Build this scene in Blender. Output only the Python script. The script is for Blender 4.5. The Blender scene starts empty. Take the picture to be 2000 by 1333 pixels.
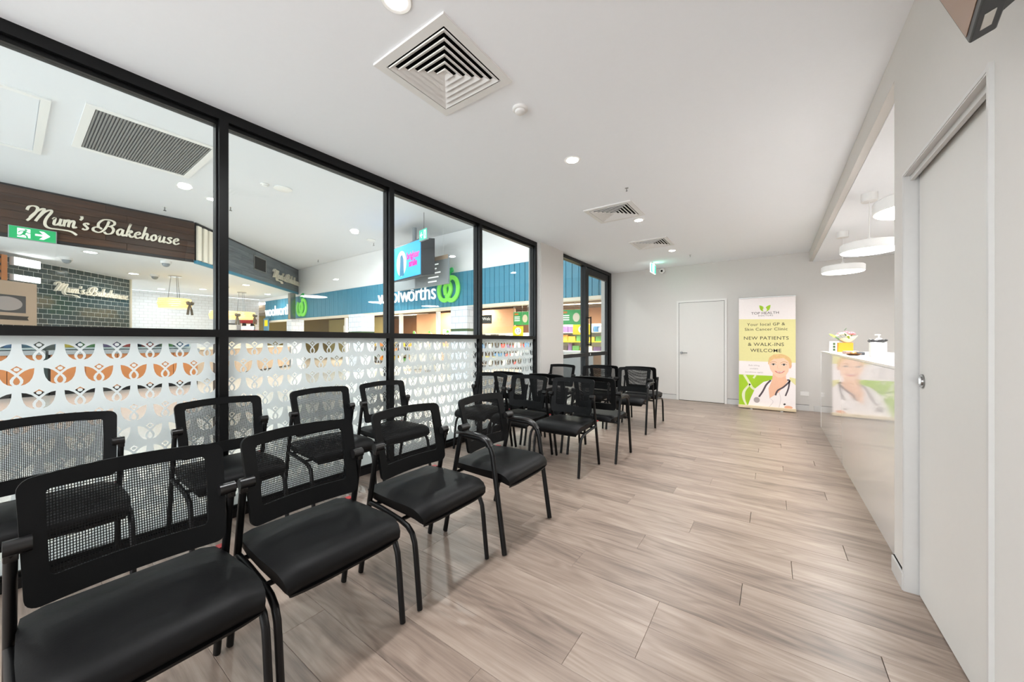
import bpy, bmesh, math, random
from mathutils import Vector, Matrix
random.seed(7)
sc = bpy.context.scene
COL = sc.collection
R = math.radians

# ------------------------------------------------------------------ camera, world, exposure
CAM_H = 1.235
cam = bpy.data.cameras.new('camera')
cam.sensor_fit = 'HORIZONTAL'; cam.sensor_width = 36.0
cam.lens = 36.0 * 709.0 / 2000.0
cam.clip_start = 0.03; cam.clip_end = 200
camo = bpy.data.objects.new('camera', cam); COL.objects.link(camo)
camo.location = (0, 0, CAM_H); camo.rotation_euler = (R(90), 0, R(35.6))
sc.camera = camo
vs = sc.view_settings
vs.view_transform = 'Standard'; vs.look = 'None'; vs.gamma = 1.0; vs.use_curve_mapping = False
vs.exposure = 0.72
cy = sc.cycles
cy.use_denoising = True; cy.max_bounces = 10; cy.diffuse_bounces = 6; cy.glossy_bounces = 4
cy.transparent_max_bounces = 24; cy.transmission_bounces = 6; cy.sample_clamp_indirect = 6.0
cy.caustics_reflective = False; cy.caustics_refractive = False
w = bpy.data.worlds.new('daylight'); sc.world = w; w.use_nodes = True
bg = w.node_tree.nodes['Background']
bg.inputs[0].default_value = (0.93, 0.97, 1.0, 1); bg.inputs[1].default_value = 4.3
P_DOWN, P_MALL, P_BAK, P_SUP, P_PEND = 11.5, 33.0, 20.0, 420.0, 14.0

# ------------------------------------------------------------------ materials
def lin(c):
    return tuple(((v/255)/12.92 if v/255 <= .04045 else ((v/255+.055)/1.055)**2.4) for v in c) + (1,)
def mat(name, rgb, rough=.5, metal=0, spec=.5, emit=None, es=0, var=.03, scale=30, bump=0, coat=0, alpha=1):
    m = bpy.data.materials.new(name); m.use_nodes = True
    nt = m.node_tree; b = nt.nodes['Principled BSDF']
    b.inputs['Roughness'].default_value = rough; b.inputs['Metallic'].default_value = metal
    b.inputs['Specular IOR Level'].default_value = spec
    b.inputs['Coat Weight'].default_value = coat; b.inputs['Coat Roughness'].default_value = .05
    c = lin(rgb)
    tc = nt.nodes.new('ShaderNodeTexCoord'); no = nt.nodes.new('ShaderNodeTexNoise')
    no.inputs['Scale'].default_value = scale; no.inputs['Detail'].default_value = 3
    nt.links.new(tc.outputs['Object'], no.inputs['Vector'])
    mx = nt.nodes.new('ShaderNodeMix'); mx.data_type = 'RGBA'
    mx.inputs['A'].default_value = tuple(v*(1-var) for v in c[:3])+(1,)
    mx.inputs['B'].default_value = tuple(min(1, v*(1+var)) for v in c[:3])+(1,)
    nt.links.new(no.outputs['Fac'], mx.inputs['Factor'])
    nt.links.new(mx.outputs['Result'], b.inputs['Base Color'])
    if bump:
        bp = nt.nodes.new('ShaderNodeBump'); bp.inputs['Strength'].default_value = bump; bp.inputs['Distance'].default_value = .002
        nt.links.new(no.outputs['Fac'], bp.inputs['Height']); nt.links.new(bp.outputs['Normal'], b.inputs['Normal'])
    if emit:
        b.inputs['Emission Color'].default_value = lin(emit); b.inputs['Emission Strength'].default_value = es
    return m
def glass_mat(name, tint=(235, 240, 240), ior=1.5):
    m = bpy.data.materials.new(name); m.use_nodes = True; nt = m.node_tree; nt.nodes.clear()
    o = nt.nodes.new('ShaderNodeOutputMaterial'); mx = nt.nodes.new('ShaderNodeMixShader')
    t = nt.nodes.new('ShaderNodeBsdfTransparent'); g = nt.nodes.new('ShaderNodeBsdfGlossy'); f = nt.nodes.new('ShaderNodeMath'); lw = nt.nodes.new('ShaderNodeLayerWeight'); lw.inputs[0].default_value = .5; pw = nt.nodes.new('ShaderNodeMath'); pw.operation = 'POWER'; pw.inputs[1].default_value = 5; f.operation = 'MULTIPLY_ADD'; f.inputs[1].default_value = .95; f.inputs[2].default_value = .03; nt.links.new(lw.outputs['Facing'], pw.inputs[0]); nt.links.new(pw.outputs[0], f.inputs[0])
    t.inputs[0].default_value = lin(tint); g.inputs['Roughness'].default_value = .01
    nt.links.new(f.outputs[0], mx.inputs[0]); nt.links.new(t.outputs[0], mx.inputs[1]); nt.links.new(g.outputs[0], mx.inputs[2])
    nt.links.new(mx.outputs[0], o.inputs[0]); return m
def film_mat():
    m = bpy.data.materials.new('frosted_film'); m.use_nodes = True; nt = m.node_tree; nt.nodes.clear()
    o = nt.nodes.new('ShaderNodeOutputMaterial'); mx = nt.nodes.new('ShaderNodeMixShader')
    d = nt.nodes.new('ShaderNodeBsdfDiffuse'); t = nt.nodes.new('ShaderNodeBsdfTranslucent')
    d.inputs[0].default_value = lin((216, 221, 222)); t.inputs[0].default_value = lin((212, 218, 219))
    mx.inputs[0].default_value = .45
    nt.links.new(d.outputs[0], mx.inputs[1]); nt.links.new(t.outputs[0], mx.inputs[2]); nt.links.new(mx.outputs[0], o.inputs[0]); return m
def wood_mat(name, c0, c1, c2, rough=.32, sx=1.0, bump=.15, grain=1.0, spec=.4):
    """planks run along local X; every plank is offset by its own random number"""
    m = bpy.data.materials.new(name); m.use_nodes = True; nt = m.node_tree; N = nt.nodes; L = nt.links
    b = N['Principled BSDF']; tc = N.new('ShaderNodeTexCoord'); oi = N.new('ShaderNodeObjectInfo')
    ad = N.new('ShaderNodeVectorMath'); ad.operation = 'ADD'; ml = N.new('ShaderNodeVectorMath'); ml.operation = 'SCALE'
    cb = N.new('ShaderNodeCombineXYZ')
    for k in range(3): L.new(oi.outputs['Random'], cb.inputs[k])
    L.new(cb.outputs[0], ml.inputs[0]); ml.inputs['Scale'].default_value = 57.0
    L.new(tc.outputs['Object'], ad.inputs[0]); L.new(ml.outputs[0], ad.inputs[1])
    def mapped(s):
        mp = N.new('ShaderNodeMapping'); mp.inputs['Scale'].default_value = s; L.new(ad.outputs[0], mp.inputs[0]); return mp
    def noise(sc_, det, dist=0., rough=.55):
        n = N.new('ShaderNodeTexNoise'); n.inputs['Scale'].default_value = 1; n.inputs['Detail'].default_value = det; n.inputs['Distortion'].default_value = dist; n.inputs['Roughness'].default_value = rough
        L.new(mapped(sc_).outputs[0], n.inputs['Vector']); return n
    n1 = noise((1.1*sx, 9, 1), 4, .8)
    n2 = noise((4.0*sx, 90, 1), 4, .3, .65)
    n3 = noise((.9*sx, 5.0, 1), 1.5, .35)
    def mth(op, a, v):
        q = N.new('ShaderNodeMath'); q.operation = op; L.new(a, q.inputs[0])
        if isinstance(v, float): q.inputs[1].default_value = v
        else: L.new(v, q.inputs[1])
        return q.outputs[0]
    rings = mth('MULTIPLY', mth('SINE', mth('MULTIPLY', n3.outputs['Fac'], 75.), 0.), .042*grain)
    s = mth('ADD', mth('MULTIPLY', n1.outputs['Fac'], .62), mth('MULTIPLY', n2.outputs['Fac'], .34*grain))
    s = mth('ADD', mth('ADD', s, rings), mth('MULTIPLY', oi.outputs['Random'], .10))
    s = mth('ADD', s, .06)
    cr = N.new('ShaderNodeValToRGB'); e = cr.color_ramp.elements
    e[0].position = .36; e[0].color = lin(c0); e[1].position = .80; e[1].color = lin(c2)
    k = cr.color_ramp.elements.new(.57); k.color = lin(c1)
    L.new(s, cr.inputs[0]); L.new(cr.outputs[0], b.inputs['Base Color'])
    b.inputs['Roughness'].default_value = rough; b.inputs['Specular IOR Level'].default_value = spec
    bp = N.new('ShaderNodeBump'); bp.inputs['Strength'].default_value = bump; bp.inputs['Distance'].default_value = .001
    L.new(n2.outputs['Fac'], bp.inputs['Height']); L.new(bp.outputs[0], b.inputs['Normal']); return m
def mesh_mat(name):
    """woven mesh fabric: a grid of small holes"""
    m = bpy.data.materials.new(name); m.use_nodes = True; nt = m.node_tree; N = nt.nodes; L = nt.links; N.clear()
    o = N.new('ShaderNodeOutputMaterial'); mx = N.new('ShaderNodeMixShader'); t = N.new('ShaderNodeBsdfTransparent')
    p = N.new('ShaderNodeBsdfPrincipled'); p.inputs['Base Color'].default_value = lin((10, 11, 12)); p.inputs['Roughness'].default_value = .6; p.inputs['Specular IOR Level'].default_value = .15
    tc = N.new('ShaderNodeTexCoord'); sp = N.new('ShaderNodeSeparateXYZ'); L.new(tc.outputs['Object'], sp.inputs[0])
    def mth(op, a, v):
        q = N.new('ShaderNodeMath'); q.operation = op; L.new(a, q.inputs[0])
        if isinstance(v, (int, float)): q.inputs[1].default_value = v
        else: L.new(v, q.inputs[1])
        return q.outputs[0]
    a = mth('ABSOLUTE', mth('SINE', mth('MULTIPLY', sp.outputs['Y'], math.pi/.0060), 0), 0)
    b = mth('ABSOLUTE', mth('SINE', mth('MULTIPLY', sp.outputs['Z'], math.pi/.0078), 0), 0)
    hole = mth('MULTIPLY', mth('GREATER_THAN', a, .56), mth('GREATER_THAN', b, .46))
    L.new(hole, mx.inputs[0]); L.new(p.outputs[0], mx.inputs[1]); L.new(t.outputs[0], mx.inputs[2]); L.new(mx.outputs[0], o.inputs[0]); return m
def tile_mat(name, rgb, mortar, tw, th, rough=.15):
    m = bpy.data.materials.new(name); m.use_nodes = True; nt = m.node_tree; N = nt.nodes; L = nt.links; b = N['Principled BSDF']
    tc = N.new('ShaderNodeTexCoord'); mp = N.new('ShaderNodeMapping'); mp.inputs['Rotation'].default_value = (0, 0, 0)
    sp = N.new('ShaderNodeSeparateXYZ'); cb = N.new('ShaderNodeCombineXYZ'); L.new(tc.outputs['Object'], sp.inputs[0])
    ad = N.new('ShaderNodeMath'); ad.operation = 'ADD'; L.new(sp.outputs['X'], ad.inputs[0]); L.new(sp.outputs['Y'], ad.inputs[1])
    L.new(ad.outputs[0], cb.inputs['X']); L.new(sp.outputs['Z'], cb.inputs['Y'])
    br = N.new('ShaderNodeTexBrick'); br.inputs['Scale'].default_value = 1; br.inputs['Brick Width'].default_value = tw; br.inputs['Row Height'].default_value = th
    br.inputs['Mortar Size'].default_value = .008; br.inputs['Color1'].default_value = lin(rgb); br.inputs['Color2'].default_value = lin(tuple(min(255, int(v*1.03)) for v in rgb)); br.inputs['Mortar'].default_value = lin(mortar)
    L.new(cb.outputs[0], br.inputs['Vector']); L.new(br.outputs['Color'], b.inputs['Base Color']); b.inputs['Roughness'].default_value = rough
    bp = N.new('ShaderNodeBump'); bp.inputs['Strength'].default_value = .3; bp.inputs['Distance'].default_value = .01; bp.invert = True
    L.new(br.outputs['Fac'], bp.inputs['Height']); L.new(bp.outputs[0], b.inputs['Normal']); return m
M = {}
def defm(k, *a, **kw): M[k] = mat(k, *a, **kw)
defm('ceiling', (246, 249, 253), .9, spec=.2, var=.01)
defm('wall', (211, 208, 204), .85, spec=.25, var=.012)
defm('mall_ceiling', (222, 224, 228), .9, spec=.2, var=.01)
defm('bulkhead', (246, 246, 247), .8, var=.01)
defm('white', (232, 231, 229), .45)
defm('door_paint', (214, 212, 208), .5, var=.012)
defm('frame_grey', (222, 220, 217), .45)
defm('alu', (176, 176, 174), .3, metal=.9)
defm('steel', (150, 150, 148), .25, metal=1)
defm('chrome', (210, 210, 210), .12, metal=1)
defm('black_frame', (6, 6, 7), .38, spec=.3, var=.05)
defm('black_dark', (4, 4, 4), .8, spec=.1)
defm('gloss_white', (226, 224, 222), .06, spec=.6, coat=.6, var=.005)
defm('stone_top', (226, 225, 224), .18)
defm('chair_frame', (6, 6, 7), .4, spec=.3)
defm('chair_plastic', (5, 6, 7), .55, spec=.16, bump=.1, scale=300)
defm('chair_seat', (7, 7, 8), .5, spec=.2, bump=.12, scale=120)
defm('chair_cap', (16, 15, 15), .3)
defm('red', (170, 25, 30), .5)
defm('lamp_emit', (255, 255, 255), emit=(255, 252, 246), es=14)
defm('lamp_emit_soft', (255, 255, 255), emit=(255, 253, 250), es=6)
defm('mall_floor', (214, 210, 204), .18, var=.03, scale=3)
defm('teal', (70, 142, 170), .5, var=.05, scale=4)
defm('green_light', (130, 214, 90), .4, emit=(120, 215, 80), es=.35)
defm('green_dark', (40, 170, 90), .4, emit=(40, 180, 90), es=.2)
defm('sign_white', (250, 250, 250), .4, emit=(255, 255, 255), es=.5)
defm('cream', (232, 224, 206), .45)
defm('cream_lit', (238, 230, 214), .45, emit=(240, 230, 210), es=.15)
defm('tile_green', (52, 72, 74), .12, spec=.6, var=.25, scale=2)
defm('grout', (236, 238, 236), .8)
M['white_tile'] = tile_mat('white_tile', (232, 234, 238), (205, 206, 208), .3, .15)
M['white_tile2'] = tile_mat('white_tile_column', (226, 232, 242), (190, 196, 206), .3, .2)
defm('exit_green', (18, 150, 88), .5, emit=(10, 150, 85), es=.45)
defm('exit_teal', (70, 200, 165), .5, emit=(60, 205, 165), es=.7)
defm('exit_white', (240, 250, 245), .5, emit=(240, 250, 245), es=.55)
defm('grey_sign', (150, 156, 160), .5)
defm('tan', (192, 168, 146), .5)
defm('tv_black', (22, 23, 25), .35)
defm('tv_case', (64, 66, 70), .45)
defm('screen_blue', (60, 150, 220), .6, spec=.15, emit=(75, 180, 250), es=.75, var=.12, scale=2)
defm('screen_pink', (220, 20, 150), .3, emit=(225, 20, 150), es=.6)
defm('screen_white', (225, 240, 255), .3, emit=(215, 235, 255), es=.7)
defm('screen_reflection', (140, 108, 84), .3, spec=.4)  # brown of the reflected floor painted into the dark screen
defm('sticker', (214, 212, 205), .6)
defm('print_black', (40, 34, 26), .6)
defm('banner_white', (236, 228, 226), .6)
defm('banner_olive', (222, 214, 152), .6)
defm('banner_lime', (158, 196, 30), .6, var=.12, scale=3)
defm('banner_pale', (224, 226, 190), .6)
defm('skin', (240, 196, 168), .6, var=.05)
defm('skin_dark', (224, 168, 138), .6)
defm('skin_mid', (234, 184, 154), .6)
defm('hair', (222, 182, 124), .6, var=.18, scale=40)
defm('brow', (190, 140, 96), .6)
defm('lips', (206, 98, 96), .5)
defm('eye', (52, 44, 44), .5)
defm('coat', (240, 232, 230), .6)
defm('coat_line', (206, 196, 196), .6)
defm('stetho', (78, 66, 72), .5)
defm('print_grey', (170, 160, 158), .6)
defm('yellow_box', (218, 146, 22), .5)
defm('flower_pink', (228, 130, 140), .7, var=.2)
defm('flower_cream', (246, 236, 196), .7)
defm('leaf', (128, 150, 40), .6, var=.3)
defm('leaf_dark', (70, 96, 60), .6, var=.3)
defm('paper_wrap', (214, 196, 164), .7)
defm('pebble', (38, 38, 40), .5)
defm('pot_white', (212, 212, 212), .3)
defm('leather', (150, 118, 104), .5)
defm('gold', (190, 150, 90), .25, metal=.9)
defm('timber_counter', (190, 118, 62), .4, var=.15, scale=6)
defm('grey_top', (150, 154, 156), .3)
defm('fridge_blue', (90, 150, 185), .2, var=.2)
defm('bronze', (110, 78, 48), .35, metal=.8)
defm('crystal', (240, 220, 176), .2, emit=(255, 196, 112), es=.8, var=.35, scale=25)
defm('bow', (120, 110, 96), .6, var=.3)
defm('olive_wall', (160, 142, 86), .7, var=.08)
defm('brown_wall', (178, 132, 96), .7, var=.08)
defm('super_ceiling', (176, 152, 124), .8, var=.1, scale=1.5)
defm('super_beam', (120, 104, 88), .8)
defm('super_floor', (170, 160, 148), .35)
defm('shelf_metal', (190, 188, 184), .4)
defm('green_sign', (60, 170, 95), .5, emit=(60, 175, 95), es=.2)
defm('yellow_sign', (248, 226, 20), .5, emit=(250, 228, 20), es=.25)
defm('dark_sign', (60, 62, 62), .5)
defm('kiosk', (214, 216, 216), .4)
defm('mesh_grille', (130, 130, 128), .6, var=.1)
defm('dark_void', (22, 20, 20), .8)
PROD = []
for i, c in enumerate([(226, 190, 60), (200, 60, 50), (240, 240, 236), (70, 120, 170), (90, 150, 80), (236, 150, 60), (120, 90, 140), (70, 60, 56)]):
    defm('product%d' % i, c, .5, var=.2, scale=14); PROD.append((('yellow', 'red', 'white', 'blue', 'green', 'orange', 'purple', 'dark brown')[i], M['product%d' % i]))
M['glass'] = glass_mat('clear_glass')
M['film'] = film_mat()
M['mesh'] = mesh_mat('woven_mesh')
M['floor_wood'] = wood_mat('limed_oak_vinyl', (102, 89, 81), (144, 127, 115), (172, 156, 143), rough=.36)
M['fascia_wood'] = wood_mat('dark_stained_wood', (34, 24, 18), (62, 42, 30), (92, 62, 42), rough=.4, sx=.5)
M['fascia_wood_reflect'] = wood_mat('wood_grey_reflection', (76, 84, 90), (102, 110, 116), (128, 134, 138), rough=.4, sx=.5)  # bluish grey of reflected light painted into the diagonal fascia's timber

# ------------------------------------------------------------------ mesh helpers
def tag(o, label=None, cat=None, group=None, kind=None):
    if label: o['label'] = label
    if cat: o['category'] = cat
    if group: o['group'] = group
    if kind: o['kind'] = kind
    return o
def link(name, me, m, parent=None, loc=None, rot=None):
    o = bpy.data.objects.new(name, me); COL.objects.link(o)
    if m is not None and me is not None and not me.materials: me.materials.append(m)
    if parent: o.parent = parent
    if loc: o.location = loc
    if rot: o.rotation_euler = rot
    return o
def empty(name, loc=(0, 0, 0), rz=0):
    o = bpy.data.objects.new(name, None); COL.objects.link(o); o.location = loc; o.rotation_euler = (0, 0, rz); o.empty_display_size = .1; return o
class B:
    def __init__(s): s.bm = bmesh.new()
    def box(s, x0, x1, y0, y1, z0, z1):
        v = [s.bm.verts.new(p) for p in ((x0, y0, z0), (x1, y0, z0), (x1, y1, z0), (x0, y1, z0), (x0, y0, z1), (x1, y0, z1), (x1, y1, z1), (x0, y1, z1))]
        for f in ((0, 3, 2, 1), (4, 5, 6, 7), (0, 1, 5, 4), (1, 2, 6, 5), (2, 3, 7, 6), (3, 0, 4, 7)): s.bm.faces.new([v[i] for i in f])
        return s
    def rbox(s, x0, x1, y0, y1, z0, z1, b=.004, seg=2):
        t = B(); t.box(x0, x1, y0, y1, z0, z1)
        bmesh.ops.bevel(t.bm, geom=t.bm.edges[:], offset=b, segments=seg, affect='EDGES', profile=.5)
        s.merge(t); return s
    def merge(s, t):
        me = bpy.data.meshes.new('tmp'); t.bm.to_mesh(me); s.bm.from_mesh(me); bpy.data.meshes.remove(me); t.bm.free(); return s
    def tube(s, pts, r, n=10, flat=None):
        pts = [Vector(p) for p in pts]; rings = []
        for i, p in enumerate(pts):
            a = pts[max(i-1, 0)]; b = pts[min(i+1, len(pts)-1)]; d = (b-a).normalized()
            up = Vector((0, 0, 1)) if abs(d.z) < .95 else Vector((1, 0, 0))
            x = d.cross(up).normalized(); y = x.cross(d)
            rr = r[i] if isinstance(r, (list, tuple)) else r
            rings.append([s.bm.verts.new(p + x*math.cos(t)*rr*(flat[0] if flat else 1) + y*math.sin(t)*rr*(flat[1] if flat else 1)) for t in (2*math.pi*k/n for k in range(n))])
        for a, b in zip(rings, rings[1:]):
            for k in range(n): s.bm.faces.new((a[k], a[(k+1) % n], b[(k+1) % n], b[k]))
        s.bm.faces.new(rings[0][::-1]); s.bm.faces.new(rings[-1]); return s
    def cyl(s, c, r, z0, z1, n=24, r2=None):
        r2 = r if r2 is None else r2
        a = [s.bm.verts.new((c[0]+math.cos(t)*r, c[1]+math.sin(t)*r, z0)) for t in (2*math.pi*k/n for k in range(n))]
        b = [s.bm.verts.new((c[0]+math.cos(t)*r2, c[1]+math.sin(t)*r2, z1)) for t in (2*math.pi*k/n for k in range(n))]
        for k in range(n): s.bm.faces.new((a[k], a[(k+1) % n], b[(k+1) % n], b[k]))
        s.bm.faces.new(a[::-1]); s.bm.faces.new(b); return s
    def lathe(s, prof, n=24, c=(0, 0)):
        rings = [[s.bm.verts.new((c[0]+math.cos(2*math.pi*k/n)*r, c[1]+math.sin(2*math.pi*k/n)*r, z)) for k in range(n)] for r, z in prof]
        for a, b in zip(rings, rings[1:]):
            for k in range(n): s.bm.faces.new((a[k], a[(k+1) % n], b[(k+1) % n], b[k]))
        s.bm.faces.new(rings[0][::-1]); s.bm.faces.new(rings[-1]); return s
    def ball(s, c, r, sx=1, sy=1, sz=1, sub=2):
        t = B(); bmesh.ops.create_icosphere(t.bm, subdivisions=sub, radius=r)
        for v in t.bm.verts: v.co = Vector((v.co.x*sx+c[0], v.co.y*sy+c[1], v.co.z*sz+c[2]))
        s.merge(t); return s
    def plate(s, pts, y0, y1):
        """polygon given in (x, z), extruded along y"""
        a = [s.bm.verts.new((x, y0, z)) for x, z in pts]; b = [s.bm.verts.new((x, y1, z)) for x, z in pts]; n = len(pts)
        s.bm.faces.new(a); s.bm.faces.new(b[::-1])
        for k in range(n): s.bm.faces.new((a[k], b[k], b[(k+1) % n], a[(k+1) % n]))
        return s
    def ribbon(s, pts, width, y0, y1, pen=None):
        """stroke with width in the (x, z) plane, extruded along y"""
        P = smooth_path(pts); L_, R_ = [], []
        for i, p in enumerate(P):
            a = P[max(i-1, 0)]; b = P[min(i+1, len(P)-1)]; dx, dz = b[0]-a[0], b[1]-a[1]; l = math.hypot(dx, dz) or 1
            nx, nz = -dz/l, dx/l; t = i/(len(P)-1)
            wd = width(t) if callable(width) else width
            if pen is not None: wd = wd*(pen[0] + (1-pen[0])*abs(nx*math.cos(pen[1])+nz*math.sin(pen[1])))
            L_.append((p[0]+nx*wd/2, p[1]+nz*wd/2)); R_.append((p[0]-nx*wd/2, p[1]-nz*wd/2))
        vs_ = [[s.bm.verts.new((x, y, z)) for x, z in side] for side in (L_, R_) for y in (y0, y1)]
        lf, lb, rf, rb = vs_
        for i in range(len(P)-1):
            s.bm.faces.new((lf[i], lf[i+1], rf[i+1], rf[i])); s.bm.faces.new((lb[i], rb[i], rb[i+1], lb[i+1]))
            s.bm.faces.new((lf[i], lb[i], lb[i+1], lf[i+1])); s.bm.faces.new((rf[i], rf[i+1], rb[i+1], rb[i]))
        s.bm.faces.new((lf[0], rf[0], rb[0], lb[0])); s.bm.faces.new((lf[-1], lb[-1], rb[-1], rf[-1])); return s
    def mesh(s, name='mesh', smooth=False):
        bmesh.ops.recalc_face_normals(s.bm, faces=s.bm.faces[:])
        me = bpy.data.meshes.new(name); s.bm.to_mesh(me); s.bm.free()
        if smooth:
            for p in me.polygons: p.use_smooth = True
            try: me.set_sharp_from_angle(angle=R(40))
            except Exception: pass
        return me
    def build(s, name, m, parent=None, smooth=False, loc=None, rot=None):
        return link(name, s.mesh(name, smooth), m, parent, loc, rot)
def smooth_path(pts, k=5):
    if len(pts) < 3: return list(pts)
    out = []; n = len(pts)
    for i in range(n-1):
        p0, p1, p2, p3 = pts[max(i-1, 0)], pts[i], pts[i+1], pts[min(i+2, n-1)]
        for j in range(k):
            t = j/k; out.append(tuple(.5*((2*p1[d])+(-p0[d]+p2[d])*t+(2*p0[d]-5*p1[d]+4*p2[d]-p3[d])*t*t+(-p0[d]+3*p1[d]-3*p2[d]+p3[d])*t**3) for d in range(len(p1))))
    out.append(tuple(pts[-1])); return out
def text_mesh(body, size, depth=.002, align='CENTER', bold=0, space=1.0, sx=1.0):
    cu = bpy.data.curves.new('txt', 'FONT'); cu.body = body; cu.size = size; cu.extrude = depth; cu.align_x = align; cu.align_y = 'CENTER'
    cu.offset = bold; cu.space_character = space; cu.resolution_u = 3
    o = bpy.data.objects.new('txt', cu); COL.objects.link(o)
    dg = bpy.context.evaluated_depsgraph_get(); me = bpy.data.meshes.new_from_object(o.evaluated_get(dg))
    bpy.data.objects.remove(o); bpy.data.curves.remove(cu)
    me.transform(Matrix.Rotation(R(90), 4, 'X') @ Matrix.Diagonal((sx, 1, 1, 1)))
    me.materials.clear()
    return me
def text(name, body, size, x, y, z, m, parent, depth=.002, align='CENTER', bold=0, space=1.0, sx=1.0):
    """lettering in the parent's local x-z plane, facing local -y"""
    return link(name, text_mesh(body, size, depth, align, bold, space, sx), m, parent, (x, y, z))
def copy_tree(o, parent=None):
    c = o.copy(); COL.objects.link(c); c.parent = parent
    for ch in o.children: copy_tree(ch, c)
    return c
def lamp(name, kind, energy, parent, loc, size=.1, color=(1, .96, .9), rot=(0, 0, 0), spread=None, sy=None):
    l = bpy.data.lights.new(name, kind); l.energy = energy; l.color = color
    if kind == 'AREA':
        l.shape = 'RECTANGLE' if sy else 'DISK'; l.size = size
        if sy: l.size_y = sy
        if spread: l.spread = spread
    else: l.shadow_soft_size = size
    o = bpy.data.objects.new(name, l); COL.objects.link(o); o.parent = parent; o.location = loc; o.rotation_euler = rot; return o

# ------------------------------------------------------------------ clinic shell
GX, RX, FY, CZ = -3.1, .535, 8.25, 2.81       # glass line, right wall, far wall, ceiling
YB = -3.4                                     # back of the room (behind the camera)
floor = B().box(GX-.1, 2.7, YB, FY+.1, -.12, -.012).build('floor', M['wall']); tag(floor, kind='structure')
PW, PL = .19, 1.24
plank_cache = {}
def plank_mesh(l, w_):
    key = (round(l, 2), round(w_, 3))
    if key not in plank_cache:
        b = B(); hx, hy, c = key[0]/2-.0004, key[1]/2-.0004, .0011
        lo = [b.bm.verts.new((sx*hx, sy*hy, -.012)) for sx, sy in ((-1, -1), (1, -1), (1, 1), (-1, 1))]
        mi = [b.bm.verts.new((sx*hx, sy*hy, -c)) for sx, sy in ((-1, -1), (1, -1), (1, 1), (-1, 1))]
        hi = [b.bm.verts.new((sx*(hx-c), sy*(hy-c), 0)) for sx, sy in ((-1, -1), (1, -1), (1, 1), (-1, 1))]
        for k in range(4):
            j = (k+1) % 4; b.bm.faces.new((lo[k], lo[j], mi[j], mi[k])); b.bm.faces.new((mi[k], mi[j], hi[j], hi[k]))
        b.bm.faces.new(hi); me = b.mesh('plank'); me.materials.append(M['floor_wood']); plank_cache[key] = me
    return plank_cache[key]
yrow = 1.426-PW*9; r_ = 0
while yrow < FY-.001:
    w_ = min(PW, FY-yrow); off = [(.0), (.78), (.31), (1.02), (.52)][r_ % 5]; x = -.433-PL*4+off*(r_ != 9)
    while x < .95:
        x0, x1 = max(x, GX-.05), min(x+PL, .95)
        if x1-x0 > .03:
            o = link('plank', plank_mesh(x1-x0, w_), None, floor, ((x0+x1)/2, yrow+w_/2, 0))
        x += PL
    yrow += PW; r_ += 1
B().box(GX-.05, .95, YB, 1.426-PW*9, -.012, 0).build('floor_covering', M['floor_wood'], floor)
B().box(.95, 2.7, YB, FY, -.012, 0).build('reception_floor_covering', M['floor_wood'], floor)
ceil = B().box(GX-.1, 2.7, YB, FY+.1, CZ, CZ+.1).build('ceiling', M['ceiling']); tag(ceil, kind='structure')
BZ = 2.635
bulk = B().box(RX, 2.7, 2.78, FY, BZ, CZ-.001).build('trim_1', M['wall']); tag(bulk, kind='structure')
recc = B().box(RX+.05, 2.69, 2.79, FY-.001, BZ-.012, BZ-.001).build('ceiling_reception', M['ceiling']); tag(recc, kind='structure')
wfar = B().box(GX-.2, 2.7, FY, FY+.12, 0, CZ).build('wall_far', M['wall']); tag(wfar, kind='structure')
# right wall with the door opening
DY0, DY1, DZ = 1.715, 2.586, 2.05
wr = B().box(RX, RX+.12, YB, DY0, 0, CZ).box(RX, RX+.12, DY1, 2.78, 0, CZ).box(RX, RX+.12, DY0, DY1, DZ, CZ).build('wall_right', M['wall']); tag(wr, kind='structure')
wrb = B().box(2.58, 2.7, 2.78, FY, 0, BZ-.015).build('wall_reception', M['wall']); tag(wrb, kind='structure')
wrc = B().box(RX+.12, 2.7, 2.66, 2.78, 0, CZ).build('wall_reception_side', M['wall']); tag(wrc, kind='structure')
# back of the room: a wall with a wide window to the daylight
wb = B().box(GX, RX, YB-.1, YB, 0, .1).box(GX, RX, YB-.1, YB, 2.72, CZ).box(GX, GX+.12, YB-.1, YB, .35, 2.6).box(RX-.12, RX, YB-.1, YB, .35, 2.6).box(-1.35, -1.25, YB-.1, YB, .35, 2.6).build('wall_back', M['wall']); tag(wb, kind='structure')
# column beside the entrance
colm = B().box(-3.22, -2.985, 4.965, 5.72, 0, CZ).build('wall_left_column', M['wall']); tag(colm, kind='structure')
cjoint = B().box(-3.2, -3.0, 4.95, 4.966, 0, CZ).build('trim_2', M['wall']); tag(cjoint, kind='structure')
# baseboards
def baseboard(name, b):
    o = b.build(name, M['alu_matt']); tag(o, kind='structure'); return o
M['alu_matt'] = mat('satin_grey_skirting', (206, 205, 203), .35, metal=.15)
for nm, seg in (('baseboard_far', ((GX, -1.64), (-.71, RX))),):
    b = B()
    for a, c in seg: b.rbox(a, c, FY-.012, FY, 0, .1, .002)
    baseboard(nm, b)
    b = B()
    for a, c in seg: b.box(a, c, FY-.004, FY, .1, .106)
    o = b.build('trim_3', M['black_dark']); tag(o, kind='structure')
baseboard('baseboard_right', B().rbox(RX-.012, RX, DY1+.001, 2.78, 0, .085, .002).rbox(RX-.012, RX, YB, DY0-.06, 0, .085, .002))
o = B().box(RX-.004, RX, DY1, 2.78, .085, .09).build('trim_4', M['black_dark']); tag(o, kind='structure')
baseboard('baseboard_reception', B().rbox(.6, 2.58, FY-.012, FY, 0, .1, .002))

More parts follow.
